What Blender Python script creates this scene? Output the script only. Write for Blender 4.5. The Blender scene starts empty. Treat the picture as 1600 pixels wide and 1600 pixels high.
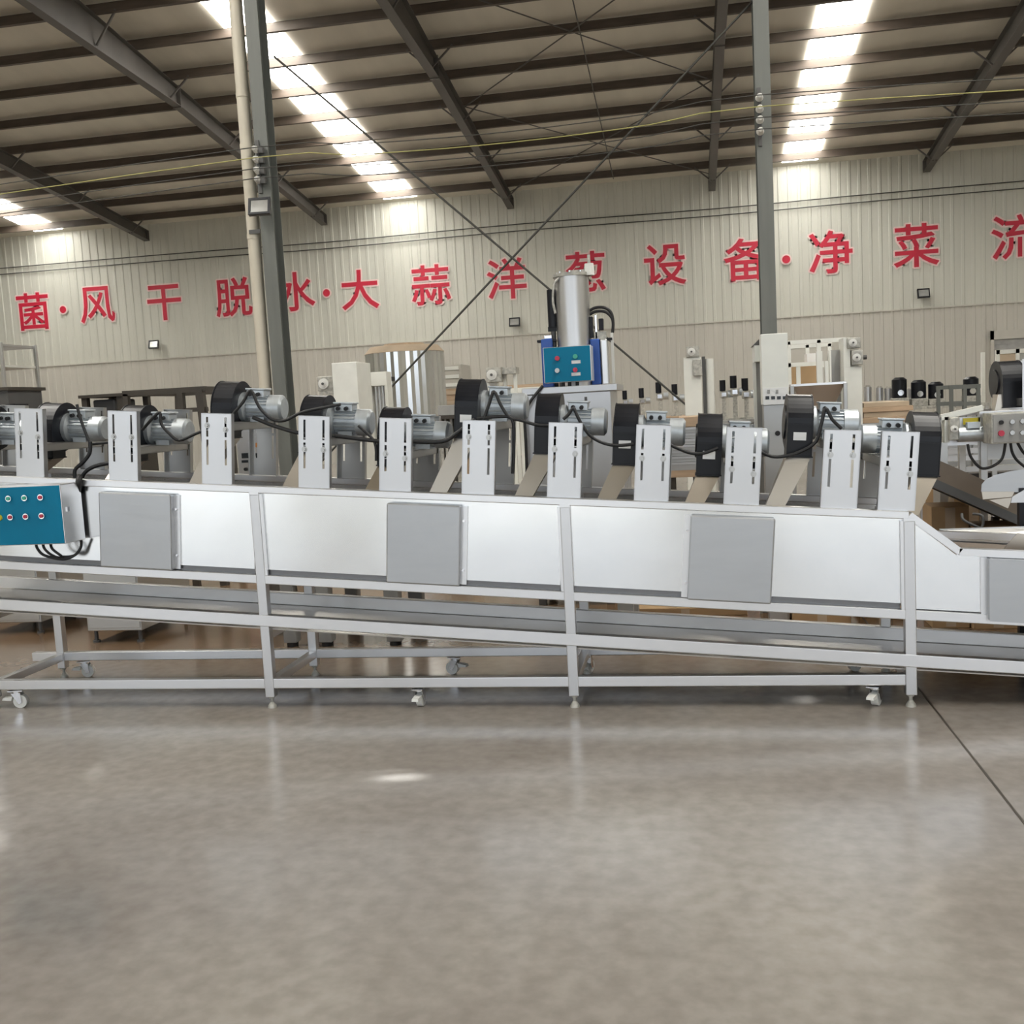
import bpy, math, random
from mathutils import Matrix, Vector
random.seed(7)
scene = bpy.context.scene
col = scene.collection

# ------------------------------------------------------------------ camera
# building axes: X along the back wall, Y towards it, Z up; the photographer stands at the origin
HC = 1.55
F, PITCH, ROLL, YAW = 1597.1, .10317, .0539, -.17668
_fw = Vector((math.sin(YAW)*math.cos(PITCH), math.cos(YAW)*math.cos(PITCH), -math.sin(PITCH)))
_r = Vector((math.cos(YAW), -math.sin(YAW), 0)); _u = _r.cross(_fw)
CR = math.cos(ROLL)*_r - math.sin(ROLL)*_u
CU = math.sin(ROLL)*_r + math.cos(ROLL)*_u
cd = bpy.data.cameras.new('camera'); cam = bpy.data.objects.new('camera', cd); col.objects.link(cam)
cd.sensor_width = 36; cd.lens = 36*F/1600; cd.clip_end = 300; cd.clip_start = .05
m = Matrix((CR, CU, -_fw)).transposed().to_4x4(); m.translation = (0, 0, HC); cam.matrix_world = m
scene.camera = cam

def at(px, py, Y):
    """the real point on the plane at distance Y that the photo shows at a pixel"""
    d = CR*((px-800)/F) - CU*((py-800)/F) + _fw
    return Vector((0, 0, HC)) + d*(Y/d.y)
def rect(x0, y0, x1, y1, Y):
    a = at(x0, (y0+y1)/2, Y); b = at(x1, (y0+y1)/2, Y); t = at((x0+x1)/2, y0, Y); u = at((x0+x1)/2, y1, Y)
    return a.x, b.x, u.z, t.z

# ------------------------------------------------------------------ light
scene.view_settings.view_transform = 'Standard'; scene.view_settings.look = 'None'
scene.view_settings.gamma = 1; scene.view_settings.use_curve_mapping = False
scene.view_settings.exposure = 0.0
w = bpy.data.worlds.new('sky'); scene.world = w; w.use_nodes = True
bg = w.node_tree.nodes['Background']; bg.inputs[0].default_value = (.86, .93, 1, 1); bg.inputs[1].default_value = 1.7
sl = bpy.data.lights.new('sun', 'SUN'); sl.energy = 2.6; sl.angle = .01; sl.color = (1, .95, .86)
so = bpy.data.objects.new('sun', sl); col.objects.link(so)
so.rotation_euler = Vector((-.8, .0, -1)).to_track_quat('-Z', 'Y').to_euler(); so.location = (10, -10, 20)
SKYLIGHT = 24.0
def portal(name, loc, sx, sy, aim):
    l = bpy.data.lights.new(name, 'AREA'); l.shape = 'RECTANGLE'; l.size = sx; l.size_y = sy; l.cycles.is_portal = True
    o = bpy.data.objects.new(name, l); col.objects.link(o); o.location = loc
    o.rotation_euler = Vector(aim).to_track_quat('-Z', 'Y').to_euler()
portal('door_daylight', (-1, -3.4, 2.6), 18, 5.2, (0, 1, 0))
# lens / bounce settings
scene.cycles.max_bounces = 8; scene.cycles.diffuse_bounces = 5; scene.cycles.glossy_bounces = 4
scene.cycles.sample_clamp_direct = 12; scene.cycles.sample_clamp_indirect = 4; scene.cycles.caustics_reflective = False; scene.cycles.caustics_refractive = False

# ------------------------------------------------------------------ materials
def _nodes(name):
    m = bpy.data.materials.new(name); m.use_nodes = True
    nt = m.node_tree; return m, nt, nt.nodes['Principled BSDF']
def _coord(nt, scale):
    tc = nt.nodes.new('ShaderNodeTexCoord'); mp = nt.nodes.new('ShaderNodeMapping')
    mp.inputs['Scale'].default_value = scale; nt.links.new(tc.outputs['Object'], mp.inputs[0]); return mp.outputs[0]
def _noise(nt, vec, scale, detail=3):
    n = nt.nodes.new('ShaderNodeTexNoise'); n.inputs['Scale'].default_value = scale; n.inputs['Detail'].default_value = detail
    nt.links.new(vec, n.inputs['Vector']); return n.outputs['Fac']
def _ramp(nt, fac, a, b, lo=.3, hi=.7):
    r = nt.nodes.new('ShaderNodeValToRGB'); e = r.color_ramp.elements
    e[0].position = lo; e[1].position = hi
    e[0].color = (*a, 1); e[1].color = (*b, 1); nt.links.new(fac, r.inputs[0]); return r.outputs[0]
def _range(nt, fac, a, b):
    r = nt.nodes.new('ShaderNodeMapRange'); r.inputs[1].default_value = .3; r.inputs[2].default_value = .7
    r.inputs[3].default_value = a; r.inputs[4].default_value = b; nt.links.new(fac, r.inputs[0]); return r.outputs[0]
def _bump(nt, fac, b, strength, dist):
    n = nt.nodes.new('ShaderNodeBump'); n.inputs['Strength'].default_value = strength; n.inputs['Distance'].default_value = dist
    nt.links.new(fac, n.inputs['Height']); nt.links.new(n.outputs[0], b.inputs['Normal'])
def paint(name, c, rough=.5, metal=0, var=.12, scale=6, stretch=(1, 1, 1)):
    m, nt, b = _nodes(name)
    f = _noise(nt, _coord(nt, stretch), scale)
    nt.links.new(_ramp(nt, f, [x*(1-var) for x in c], [min(1, x*(1+var)) for x in c]), b.inputs['Base Color'])
    nt.links.new(_range(nt, f, max(.02, rough-.05), rough+.05), b.inputs['Roughness'])
    b.inputs['Metallic'].default_value = metal
    return m
def steel(name, c, r0, r1, wave=0, stretch=(1, 1, 1), scale=3):
    m, nt, b = _nodes(name); b.inputs['Metallic'].default_value = 1
    v = _coord(nt, stretch); f = _noise(nt, v, scale, 4)
    nt.links.new(_ramp(nt, f, [x*.93 for x in c], c), b.inputs['Base Color'])
    nt.links.new(_range(nt, f, r0, r1), b.inputs['Roughness'])
    if wave:
        f2 = _noise(nt, _coord(nt, (1, 1, 1)), 2.2, 1); _bump(nt, f2, b, wave, .05)
    return m
def glow(name, c, s):
    m, nt, b = _nodes(name); b.inputs['Base Color'].default_value = (.8, .8, .8, 1)
    f = _noise(nt, _coord(nt, (1, 1, 1)), 1.5)
    nt.links.new(_ramp(nt, f, [x*.95 for x in c], c), b.inputs['Emission Color']); b.inputs['Emission Strength'].default_value = s
    return m
M = {}
M['steel'] = steel('stainless steel', (.80, .80, .81), .29, .36, 0, (1, 1, 1), 1.5)
M['leg'] = steel('brushed leg steel', (.70, .70, .71), .29, .36, 0, (1, 1, 1), 1.5)
M['recess_shade'] = steel('steel with painted shade', (.22, .22, .225), .4, .5)  # same steel, with the shade below the side panels put into its colour
M['panel'] = steel('brushed stainless sheet', (.89, .90, .91), .17, .255, .06, (1, 1, 1), 1.3)
M['cover'] = steel('matt stainless cover', (.52, .53, .545), .38, .48, .1, (1, 1, 6), 4)
M['plate'] = steel('stainless mounting plate', (.66, .66, .67), .3, .42, .06, (1, 1, 1), 2)
M['tray'] = steel('stainless tray', (.48, .45, .41), .29, .36, 0, (1, 1, 1), 3)
M['nozzle'] = steel('stainless nozzle sheet', (.56, .51, .445), .29, .36, .05)
M['dullsteel'] = steel('dull steel', (.55, .55, .54), .35, .5, .1)
M['fan'] = paint('black enamel', (.009, .010, .014), .34, 0, .2)
M['fan'].node_tree.nodes['Principled BSDF'].inputs['Specular IOR Level'].default_value = .3
M['motor'] = paint('silver grey motor paint', (.55, .59, .62), .36, .5, .1, 20)
M['rubber'] = paint('black rubber cable', (.012, .012, .013), .5)
M['belt'] = paint('conveyor belt', (.17, .135, .105), .6)
M['white'] = paint('white plastic', (.78, .78, .75), .4, 0, .05)
M['sticker'] = paint('paper label', (.85, .86, .86), .6, 0, .04)
M['teal'] = paint('teal enamel', (.001, .19, .34), .38, 0, .06, 3)
M['teal'].node_tree.nodes['Principled BSDF'].inputs['Specular IOR Level'].default_value = .2
M['green'] = paint('green button', (.05, .42, .3), .3)
M['red'] = paint('red button', (.5, .02, .06), .3)
M['yellow'] = paint('yellow plastic', (.75, .62, .05), .4)
M['orange'] = paint('orange sign', (.6, .24, .06), .5)
M['ring'] = steel('chrome ring', (.85, .85, .87), .1, .2)
M['wallup'] = paint('off white wall sheet', (.56, .56, .50), .42, 0, .05, .6, (3, 1, .15))
M['walllow'] = paint('greyish wall sheet', (.52, .50, .45), .45, 0, .05, .6, (3, 1, .2))
M['ceil'] = paint('cream roof sheet', (.66, .62, .53), .5, 0, .08, .8, (2, .3, 1))
M['purlin'] = paint('dark red oxide purlin', (.085, .065, .05), .55, 0, .25, 1.5, (1, 6, 6))
M['rafter'] = paint('brown grey steel beam', (.10, .092, .083), .5, 0, .15, 2)
M['column'] = paint('grey green steel column', (.145, .155, .145), .5, 0, .12, 2, (4, 4, .4))
M['pipe'] = paint('cream plastic pipe', (.60, .56, .47), .45, 0, .08, 2)
M['charred'] = paint('red sign paint', (.52, .015, .045), .5, 0, .08, 5)
M['charout'] = paint('pale pink sign edge', (.80, .60, .58), .5, 0, .06, 5)
M['darkframe'] = paint('dark brown steel frame', (.05, .042, .033), .5, 0, .2)
M['darkgrey'] = paint('dark grey paint', (.09, .09, .09), .5)
M['grey'] = paint('grey paint', (.34, .34, .33), .45)
M['cream'] = paint('cream white paint', (.84, .85, .80), .4, 0, .04)
M['card'] = paint('brown cardboard', (.46, .31, .17), .8, 0, .1, 4)
M['wood'] = paint('pale wood', (.52, .38, .26), .7, 0, .15, 4, (1, 8, 8))
M['tanboard'] = paint('tan board', (.55, .44, .32), .7, 0, .1, 4)
M['blue'] = paint('blue enamel', (.03, .10, .42), .35, 0, .1)
M['castiron'] = paint('grey gearbox casting', (.45, .44, .40), .45, .3, .3, 30)
M['wire'] = paint('dark wire', (.05, .05, .045), .6)
M['ywire'] = paint('yellow green wire', (.40, .38, .14), .6)
M['sky'] = glow('lit skylight sheet', (1, .97, .90), SKYLIGHT)
M['yard'] = paint('pale concrete yard', (.62, .60, .56), .8, 0, .06, .5)
M['lampglass'] = paint('lamp glass', (.55, .56, .55), .15, .5)
M['screen'] = paint('dark meter window', (.03, .035, .04), .2)

def floor_mat():
    m, nt, b = _nodes('polished concrete')
    v = _coord(nt, (1, 1, 1))
    f1 = _noise(nt, v, .5, 5); f2 = _noise(nt, v, 14, 9)
    c1 = _ramp(nt, f1, (.222, .20, .18), (.365, .34, .313), .33, .66)
    c2 = _ramp(nt, f2, (.76, .75, .73), (1, 1, 1), .32, .66)
    mx = nt.nodes.new('ShaderNodeMix'); mx.data_type = 'RGBA'; mx.blend_type = 'MULTIPLY'; mx.inputs[0].default_value = .8
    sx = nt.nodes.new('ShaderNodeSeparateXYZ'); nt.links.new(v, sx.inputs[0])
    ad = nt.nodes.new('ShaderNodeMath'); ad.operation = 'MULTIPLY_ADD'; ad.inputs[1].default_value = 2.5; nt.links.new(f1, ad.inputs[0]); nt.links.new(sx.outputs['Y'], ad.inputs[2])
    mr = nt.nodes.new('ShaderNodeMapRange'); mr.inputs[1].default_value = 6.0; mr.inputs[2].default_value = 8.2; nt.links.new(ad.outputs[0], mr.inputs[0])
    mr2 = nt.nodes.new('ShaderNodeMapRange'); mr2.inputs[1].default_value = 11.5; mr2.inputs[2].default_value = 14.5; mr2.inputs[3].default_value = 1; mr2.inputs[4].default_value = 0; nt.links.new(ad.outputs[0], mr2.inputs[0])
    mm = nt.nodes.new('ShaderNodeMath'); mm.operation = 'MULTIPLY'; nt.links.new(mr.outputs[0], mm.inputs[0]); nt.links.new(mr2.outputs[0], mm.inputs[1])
    m2 = nt.nodes.new('ShaderNodeMix'); m2.data_type = 'RGBA'; nt.links.new(mm.outputs[0], m2.inputs[0]); nt.links.new(c1, m2.inputs[6]); m2.inputs[7].default_value = (.20, .125, .07, 1)  # warm reflection painted into the floor colour as a brown band behind the machine
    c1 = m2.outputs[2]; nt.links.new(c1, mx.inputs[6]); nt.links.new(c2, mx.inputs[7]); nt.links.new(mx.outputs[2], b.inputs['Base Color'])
    nt.links.new(_range(nt, f1, .14, .22), b.inputs['Roughness'])
    b.inputs['Specular IOR Level'].default_value = .6
    _bump(nt, _noise(nt, v, 3, 2), b, .04, .02)
    return m
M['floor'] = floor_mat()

# ------------------------------------------------------------------ mesh builder
class MB:
    def __init__(s, o=(0, 0, 0), M=None):
        s.v = []; s.f = []; s.sm = []; s.o = Vector(o); s.M = M
    def add(s, vs, fs, smooth=False):
        k = len(s.v)
        for p in vs:
            p = Vector(p)
            if s.M is not None: p = s.M @ p
            s.v.append(p - s.o)
        for f in fs: s.f.append([i+k for i in f]); s.sm.append(smooth)
    def box(s, x0, x1, y0, y1, z0, z1):
        vs = [(x, y, z) for z in (z0, z1) for y in (y0, y1) for x in (x0, x1)]
        s.add(vs, [(0, 2, 3, 1), (4, 5, 7, 6), (0, 1, 5, 4), (2, 6, 7, 3), (0, 4, 6, 2), (1, 3, 7, 5)]); return s
    def hexa(s, b, t):
        """bottom ring of 4 points and top ring of 4 points, both counter-clockwise seen from above"""
        s.add(list(b)+list(t), [(3, 2, 1, 0), (4, 5, 6, 7), (0, 1, 5, 4), (1, 2, 6, 5), (2, 3, 7, 6), (3, 0, 4, 7)]); return s
    def bar(s, p, q, w, h=None, up=(0, 0, 1)):
        p, q = Vector(p), Vector(q); h = h or w
        d = (q-p).normalized(); a = d.cross(Vector(up))
        if a.length < 1e-4: a = d.cross(Vector((0, 1, 0)))
        a.normalize(); b = a.cross(d); a *= w/2; b *= h/2
        s.add([p-a-b, p+a-b, p+a+b, p-a+b, q-a-b, q+a-b, q+a+b, q-a+b],
              [(3, 2, 1, 0), (4, 5, 6, 7), (0, 1, 5, 4), (1, 2, 6, 5), (2, 3, 7, 6), (3, 0, 4, 7)]); return s
    def cyl(s, p, q, r, r2=None, seg=18, caps=True):
        p, q = Vector(p), Vector(q); r2 = r if r2 is None else r2
        d = (q-p).normalized(); a = d.orthogonal().normalized(); b = d.cross(a)
        A = [p + (a*math.cos(t)+b*math.sin(t))*r for t in [2*math.pi*i/seg for i in range(seg)]]
        B = [q + (a*math.cos(t)+b*math.sin(t))*r2 for t in [2*math.pi*i/seg for i in range(seg)]]
        s.add(A+B, [(i, (i+1) % seg, seg+(i+1) % seg, seg+i) for i in range(seg)], True)
        if caps:
            s.add(A, [tuple(reversed(range(seg)))]); s.add(B, [tuple(range(seg))])
        return s
    def tube(s, pts, r, seg=8, sub=5):
        P = [Vector(p) for p in pts]; Q = []
        for i in range(len(P)-1):
            p0 = P[max(0, i-1)]; p1 = P[i]; p2 = P[i+1]; p3 = P[min(len(P)-1, i+2)]
            for j in range(sub):
                t = j/sub
                Q.append(.5*((2*p1)+(p2-p0)*t+(2*p0-5*p1+4*p2-p3)*t*t+(3*p1-p0-3*p2+p3)*t**3))
        Q.append(P[-1]); n = len(Q); vs = []; a = None
        for i, q in enumerate(Q):
            d = (Q[min(n-1, i+1)]-Q[max(0, i-1)]).normalized()
            a = d.orthogonal() if a is None else a - d*a.dot(d)
            a.normalize(); b = d.cross(a)
            vs += [q+(a*math.cos(2*math.pi*k/seg)+b*math.sin(2*math.pi*k/seg))*r for k in range(seg)]
        fs = [(i*seg+k, i*seg+(k+1) % seg, (i+1)*seg+(k+1) % seg, (i+1)*seg+k) for i in range(n-1) for k in range(seg)]
        s.add(vs, fs, True); s.add(vs[:seg], [tuple(reversed(range(seg)))]); s.add(vs[-seg:], [tuple(range(seg))]); return s
    def prism(s, poly, axis, a0, a1, smooth=False):
        """extrude a 2D polygon: axis 'y' takes (x,z), 'x' takes (y,z), 'z' takes (x,y)"""
        f = {'y': lambda p, a: (p[0], a, p[1]), 'x': lambda p, a: (a, p[0], p[1]), 'z': lambda p, a: (p[0], p[1], a)}[axis]
        A = [f(p, a0) for p in poly]; B = [f(p, a1) for p in poly]; n = len(poly)
        s.add(A, [tuple(range(n))]); s.add(B, [tuple(reversed(range(n)))])
        s.add(A+B, [(i, n+i, n+(i+1) % n, (i+1) % n) for i in range(n)], smooth); return s
    def build(s, name, mat, parent=None, bevel=0, loc=None):
        me = bpy.data.meshes.new(name); me.from_pydata([tuple(v) for v in s.v], [], s.f)
        me.polygons.foreach_set('use_smooth', s.sm); me.materials.append(M[mat] if isinstance(mat, str) else mat); me.update()
        ob = bpy.data.objects.new(name, me); col.objects.link(ob)
        if parent is not None: ob.parent = parent
        if loc is not None: ob.location = loc
        elif parent is None: ob.location = s.o
        if bevel:
            b = ob.modifiers.new('bevel', 'BEVEL'); b.width = bevel; b.segments = 2; b.limit_method = 'ANGLE'; b.angle_limit = .9
        return ob
def tag(o, label, cat, group=None, kind=None):
    o['label'] = label; o['category'] = cat
    if group: o['group'] = group
    if kind: o['kind'] = kind
    return o
def thing(name, label, cat, loc=(0, 0, 0), rz=0, group=None):
    o = bpy.data.objects.new(name, None); col.objects.link(o); o.empty_display_size = .1
    o.location = loc; o.rotation_euler = (0, 0, rz); return tag(o, label, cat, group)
def struct(name, mb, mat, label=None):
    o = mb.build(name, mat); o['kind'] = 'structure'
    if label: o['label'] = label
    return o
KIDS = {}
def kids(o): return [c for c in bpy.data.objects if c.parent == o]
def copy_tree(o, parent=None):
    c = o.copy(); col.objects.link(c); c.parent = parent
    for ch in kids(o): copy_tree(ch, c)
    return c

# ------------------------------------------------------------------ the hall
YW, ZW, K = 31.6, 8.05, .1327            # back wall, eave height, roof slope
YR, YF = 12.4, -3.4                      # ridge / column row, front wall
XL, XR = -33.0, 24.0
ZR = ZW + K*(YW-YR); ZF = ZR - K*(YR-YF)
def roof(y): return ZW + K*(YW-y) if y >= YR else ZR - K*(YR-y)
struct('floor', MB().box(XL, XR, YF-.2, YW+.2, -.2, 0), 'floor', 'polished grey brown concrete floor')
struct('floor_yard', MB().box(-60, 60, -45, YF-.2, -.25, -.05), 'yard', 'pale concrete yard outside the open doors')
mb = MB()
for (ya, yb) in ((YW+.2, YR), (YR, YF-.2)):
    za, zb = roof(ya), roof(yb)
    mb.hexa([(XL, ya, za), (XL, yb, zb), (XR, yb, zb), (XR, ya, za)], [(XL, ya, za+.06), (XL, yb, zb+.06), (XR, yb, zb+.06), (XR, ya, za+.06)])
struct('ceiling', mb, 'ceil', 'cream coloured sloping roof sheets')
def ribbed(x0, x1, y, z0, z1, pitch=.28, depth=.016):
    pts = []; x = x0
    while x < x1:
        for dx, dy in ((0, 0), (pitch*.62, 0), (pitch*.68, -depth), (pitch*.92, -depth)): pts.append((min(x1, x+dx), y+dy))
        x += pitch
    pts.append((x1, y)); mbx = MB()
    vs = [(p[0], p[1], z) for p in pts for z in (z0, z1)]
    mbx.add(vs, [(2*i, 2*i+2, 2*i+3, 2*i+1) for i in range(len(pts)-1)])
    mbx.box(x0, x1, y+.01, y+.12, z0, z1); return mbx
struct('wall_back', ribbed(XL, XR, YW, 3.72, ZW+.02), 'wallup', 'pale ribbed steel back wall')
struct('wall_back_lower', ribbed(XL, XR, YW-.02, 0, 3.72), 'walllow', 'greyish lower part of the back wall')
struct('trim_1', MB().box(XL, XR, YW-.055, YW, 3.70, 3.735), 'walllow', 'flashing strip along the back wall')
for nm, x in (('wall_left', XL), ('wall_right', XR)):
    poly = [(YF, 0), (YW, 0), (YW, ZW), (YR, ZR), (YF, ZF)]
    struct(nm, MB().prism(poly, 'x', x-.1, x+.1), 'wallup')
mb = MB()
DX0, DX1, DZ = -10, 8, 5.2               # the wide door opening behind the photographer
mb.box(XL, DX0, YF-.1, YF+.1, 0, ZF); mb.box(DX1, XR, YF-.1, YF+.1, 0, ZF); mb.box(DX0, DX1, YF-.1, YF+.1, DZ, ZF)
for x in (-5.3, -.1): mb.box(x, x+.9, YF-.1, YF+.1, 0, DZ)  # unseen pillars, added so the steel panels reflect dark bands
struct('wall_front', mb, 'wallup', 'front wall with a wide open doorway')
struct('trim_2', MB().box(1.098, 1.108, YF, YW-1, 0, .0015), 'darkframe', 'dark floor joint running towards the back wall')
# skylight strips
n = 0
for x0, x1 in ((-20.95, -19.95), (-9.05, -8.0), (2.85, 3.85), (14.8, 15.8)):
    n += 1; mb = MB()
    for ya, yb in ((31.2, 21.9 if x0 > 0 else 18.9), (YR-1.5, YF+3)):  # unseen front-slope strips added for foreground light; rear strips shortened against floor glare
        za, zb = roof(ya)-.03, roof(yb)-.03
        mb.hexa([(x0, ya, za), (x0, yb, zb), (x1, yb, zb), (x1, ya, za)], [(x0, ya, za+.02), (x0, yb, zb+.02), (x1, yb, zb+.02), (x1, ya, za+.02)])
    struct('window_%d' % n, mb, 'sky', 'translucent skylight strip in the roof')

# roof purlins: C-sections along the wall
ORD = ['nearest the back wall', 'second from the back wall', 'third from the back wall', 'fourth from the back wall', 'fifth from the back wall',
       'sixth from the back wall', 'seventh from the back wall', 'eighth from the back wall', 'ninth from the back wall', 'tenth from the back wall']
for k in range(10):
    y = 30.45-1.43*k; z = roof(y)-.01
    mb = MB(o=(0, y, z)).box(XL+.2, XR-.2, y-.008, y+.008, z-.24, z-.035)
    mb.box(XL+.2, XR-.2, y-.085, y+.008, z-.245, z-.235); mb.box(XL+.2, XR-.2, y-.008, y+.07, z-.045, z-.035)
    tag(mb.build('roof_purlin', 'purlin'), 'dark brown roof purlin running the length of the hall, '+ORD[k], 'roof beam', 'roof purlins')
# rafters: tapered I-beams falling towards the back wall
RX = [-17.14, -11.09, -5.14, .86, 6.83]
RL = ['far left rafter ending over the first red characters', 'rafter passing behind the pipe and column at left', 'kinked rafter ending above the garlic characters left of centre',
      'nearly upright looking rafter just left of the right column', 'rafter at far right leaning up to the right edge']
prof = [(31.4, .56), (22.2, .66), (17, 1.05), (12.6, 1.35)]
for i, x in enumerate(RX):
    r0 = thing('roof_rafter', 'dark steel '+RL[i], 'roof beam', (x, 31.4, roof(31.4)-.255), 0, 'roof rafters')
    mb = MB(o=r0.location)
    up = [(y, roof(y)-.255) for y, d in prof]; lo = [(y, roof(y)-d) for y, d in prof]
    mb.prism(up+lo[::-1], 'x', x-.006, x+.006); mb.build('web', 'rafter', r0)
    for nm, ln, off in (('flange', up, 0), ('flange', lo, 0)):
        mb = MB(o=r0.location)
        for (ya, za), (yb, zb) in zip(ln[:-1], ln[1:]):
            mb.hexa([(x-.1, ya, za-.012), (x-.1, yb, zb-.012), (x+.1, yb, zb-.012), (x+.1, ya, za-.012)], [(x-.1, ya, za), (x-.1, yb, zb), (x+.1, yb, zb), (x+.1, ya, za)])
        mb.build(nm, 'rafter', r0)
    MB(o=r0.location).box(x-.1, x+.1, 31.4, 31.42, lo[0][1]-.02, up[0][1]).build('end_plate', 'rafter', r0)
    MB(o=r0.location).box(x-.1, x+.1, 22.19, 22.23, roof(22.2)-.70, roof(22.2)-.21).build('splice_plate', 'rafter', r0)
    for k in range(0, 9, 2):
        y = 30.45-1.43*k; d = .6 if y > 22 else .6+.07*(22-y)
        for sgn in (-1, 1):
            MB(o=r0.location).bar((x+sgn*.03, y, roof(y)-d), (x+sgn*.5, y, roof(y)-.19), .035).build('fly_brace', 'rafter', r0)
# roof bracing rods between the two middle rafters
def rod(name, p, q, r, mat, label, cat, group=None):
    return tag(MB(o=p).cyl(p, q, r, seg=8).build(name, mat), label, cat, group)
def under(x, y, d=.24): return Vector((x, y, roof(y)-d))
BR = [((-5.04, 30.9), (.76, 24.8)), ((.76, 30.9), (-5.04, 24.8)), ((-5.04, 24.8), (.76, 18.8)), ((.76, 24.8), (-5.04, 18.8))]
BL = ['rising rightwards near the wall', 'rising leftwards near the wall', 'rising rightwards higher up', 'rising leftwards higher up']
for (a, b), t in zip(BR, BL):
    rod('roof_brace_rod', under(*a), under(*b), .014, 'rafter', 'thin roof bracing rod between the middle rafters, '+t, 'rod', 'roof bracing rods')
rod('sag_rod', under(-1.95, 30.6), under(-1.95, 17.5), .014, 'rafter', 'thin steel rod crossing the purlins midway between the middle rafters', 'rod')

# columns
def column(x, y, label):
    c = thing('steel_column', label, 'column', (x, y, 0))
    top = roof(y)-1.35
    MB().box(-.085, .085, -.13, -.118, 0, top).build('flange', 'column', c)
    MB().box(-.085, .085, .118, .13, 0, top).build('flange', 'column', c)
    MB().box(-.005, .005, -.118, .118, 0, top).build('web', 'column', c)
    MB().box(-.1, .1, -.15, .15, 0, .02).build('base_plate', 'column', c)
    return c
YC = 12.4
colL = column(at(392, 20, YC-.13).x, YC, 'grey steel column at left with a cream pipe and floodlight beside it')
colR = column(at(1188.5, 10, YC-.13).x, YC, 'grey steel column right of centre behind the white elevator tower')
# cream drain pipe with collars
pb = at(369.5, 20, YC-.02)
p = thing('drain_pipe', 'cream plastic drain pipe running up the left steel column', 'pipe', (pb.x, YC-.02, 0))
MB().cyl((0, 0, 0), (0, 0, roof(YC)-.3), .08, seg=20).build('pipe', 'pipe', p)
for py in (151, 373, 232):
    z = at(370, py, YC).z
    MB().cyl((0, 0, z-.03), (0, 0, z+.03), .086, seg=20).build('collar', 'pipe', p)
z = at(400, 365, YC).z
MB().box(-.02, .13, -.095, -.085, z-.02, z+.03).build('pipe_clamp', 'darkgrey', p)
# floodlights
def floodlight(loc, s, label, tilt=.35, rz=0, back=.2):
    f = thing('floodlight', label, 'lamp', loc, rz, 'floodlights')
    T = Matrix.Rotation(-tilt, 4, 'X')
    MB(M=T).box(-.5*s, .5*s, 0, .18*s, -.4*s, .4*s).build('housing', 'darkgrey', f, bevel=.02*s)
    mb = MB(M=T)
    for a in ((-.5, .5, -.4, -.3), (-.5, .5, .3, .4), (-.5, -.4, -.3, .3), (.4, .5, -.3, .3)): mb.box(a[0]*s, a[1]*s, -.05*s, 0, a[2]*s, a[3]*s)
    mb.build('bezel', 'fan', f)
    MB(M=T).box(-.4*s, .4*s, -.01*s, -.002*s, -.3*s, .3*s).build('glass', 'lampglass', f)
    MB().bar((0, .1*s, .1*s), (0, back, .1*s), .12*s).build('bracket', 'darkgrey', f)
    return f
q = at(405, 322, YC-.35); floodlight((q.x, YC-.35, q.z), .27, 'black floodlight clamped to the cream pipe on the left column', .3, .1, .25)
for px, py, t in ((240, 538, 'small floodlight low on the back wall, leftmost of the three'), (804, 503, 'small floodlight on the back wall left of the hydraulic unit'), (1443, 458, 'small dark floodlight on the back wall under the salad characters at right')):
    q = at(px, py, YW-.2); floodlight((q.x, YW-.21, q.z), .34, t, .3)
# insulator racks and overhead wires
ins = []
for c, xs, ys, t in ((colL, 403, (234, 250, 267, 282), 'rack of white insulators and black clamps on the left column'), (colR, 1187, (153, 171, 188, 206), 'row of four white insulators on the right column')):
    zz = [at(xs, y, YC-.17).z for y in ys]; x0 = at(xs, sum(ys)/4, YC-.17).x
    r0 = thing('insulator_rack', t, 'insulator rack', (x0, YC-.15, zz[-1]))
    MB().box(-.02, .02, 0, .02, -.15, zz[0]-zz[-1]+.12).build('rail', 'darkgrey', r0)
    for z in zz:
        mb = MB(); d = z-zz[-1]
        for k in range(3): mb.cyl((0, -.03-.035*k, d), (0, -.055-.035*k, d), .045-.006*k, .035-.006*k, 14)
        mb.build('insulator', 'white', r0)
        if c is colL: MB().box(.03, .09, -.07, .0, d-.05, d+.03).build('clamp', 'darkgrey', r0)
    ins.append([(x0, YC-.29, z) for z in zz])
for i, (nm, mt) in enumerate((('dark overhead wire on the top insulators', 'wire'), ('yellow green overhead wire strung between the columns', 'ywire'), ('dark overhead wire on the third insulators', 'wire'), ('dark overhead wire on the lowest insulators', 'wire'))):
    a, b = ins[0][i], ins[1][i]
    L = (XL+.2, YC-.29, a[2]+.1); R = (XR-.2, YC-.29, b[2]+.1)
    def span(p, q, sag): return [tuple(p[k]+(q[k]-p[k])*t - (4*sag*t*(1-t) if k == 2 else 0) for k in range(3)) for t in (0, .2, .4, .6, .8)]
    tag(MB(o=a).tube(span(L, a, .35)+span(a, b, .12)+span(b, R, .3)+[R], .006, 6, 3).build('overhead_wire', mt), nm, 'wire', 'overhead wires')
for z, t in ((7.05, 'upper thin cable clipped along the back wall'), (6.85, 'lower thin cable clipped along the back wall')):
    tag(MB(o=(0, YW-.2, z)).tube([(XL+.2, YW-.05, z), (-17, YW-.06, z), (-11, YW-.06, z-.05), (-5, YW-.06, z), (1, YW-.06, z-.04), (7, YW-.06, z), (XR-.2, YW-.05, z)], .015, 6, 4).build('wall_cable', 'wire'), t, 'cable', 'wall cables')
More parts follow.
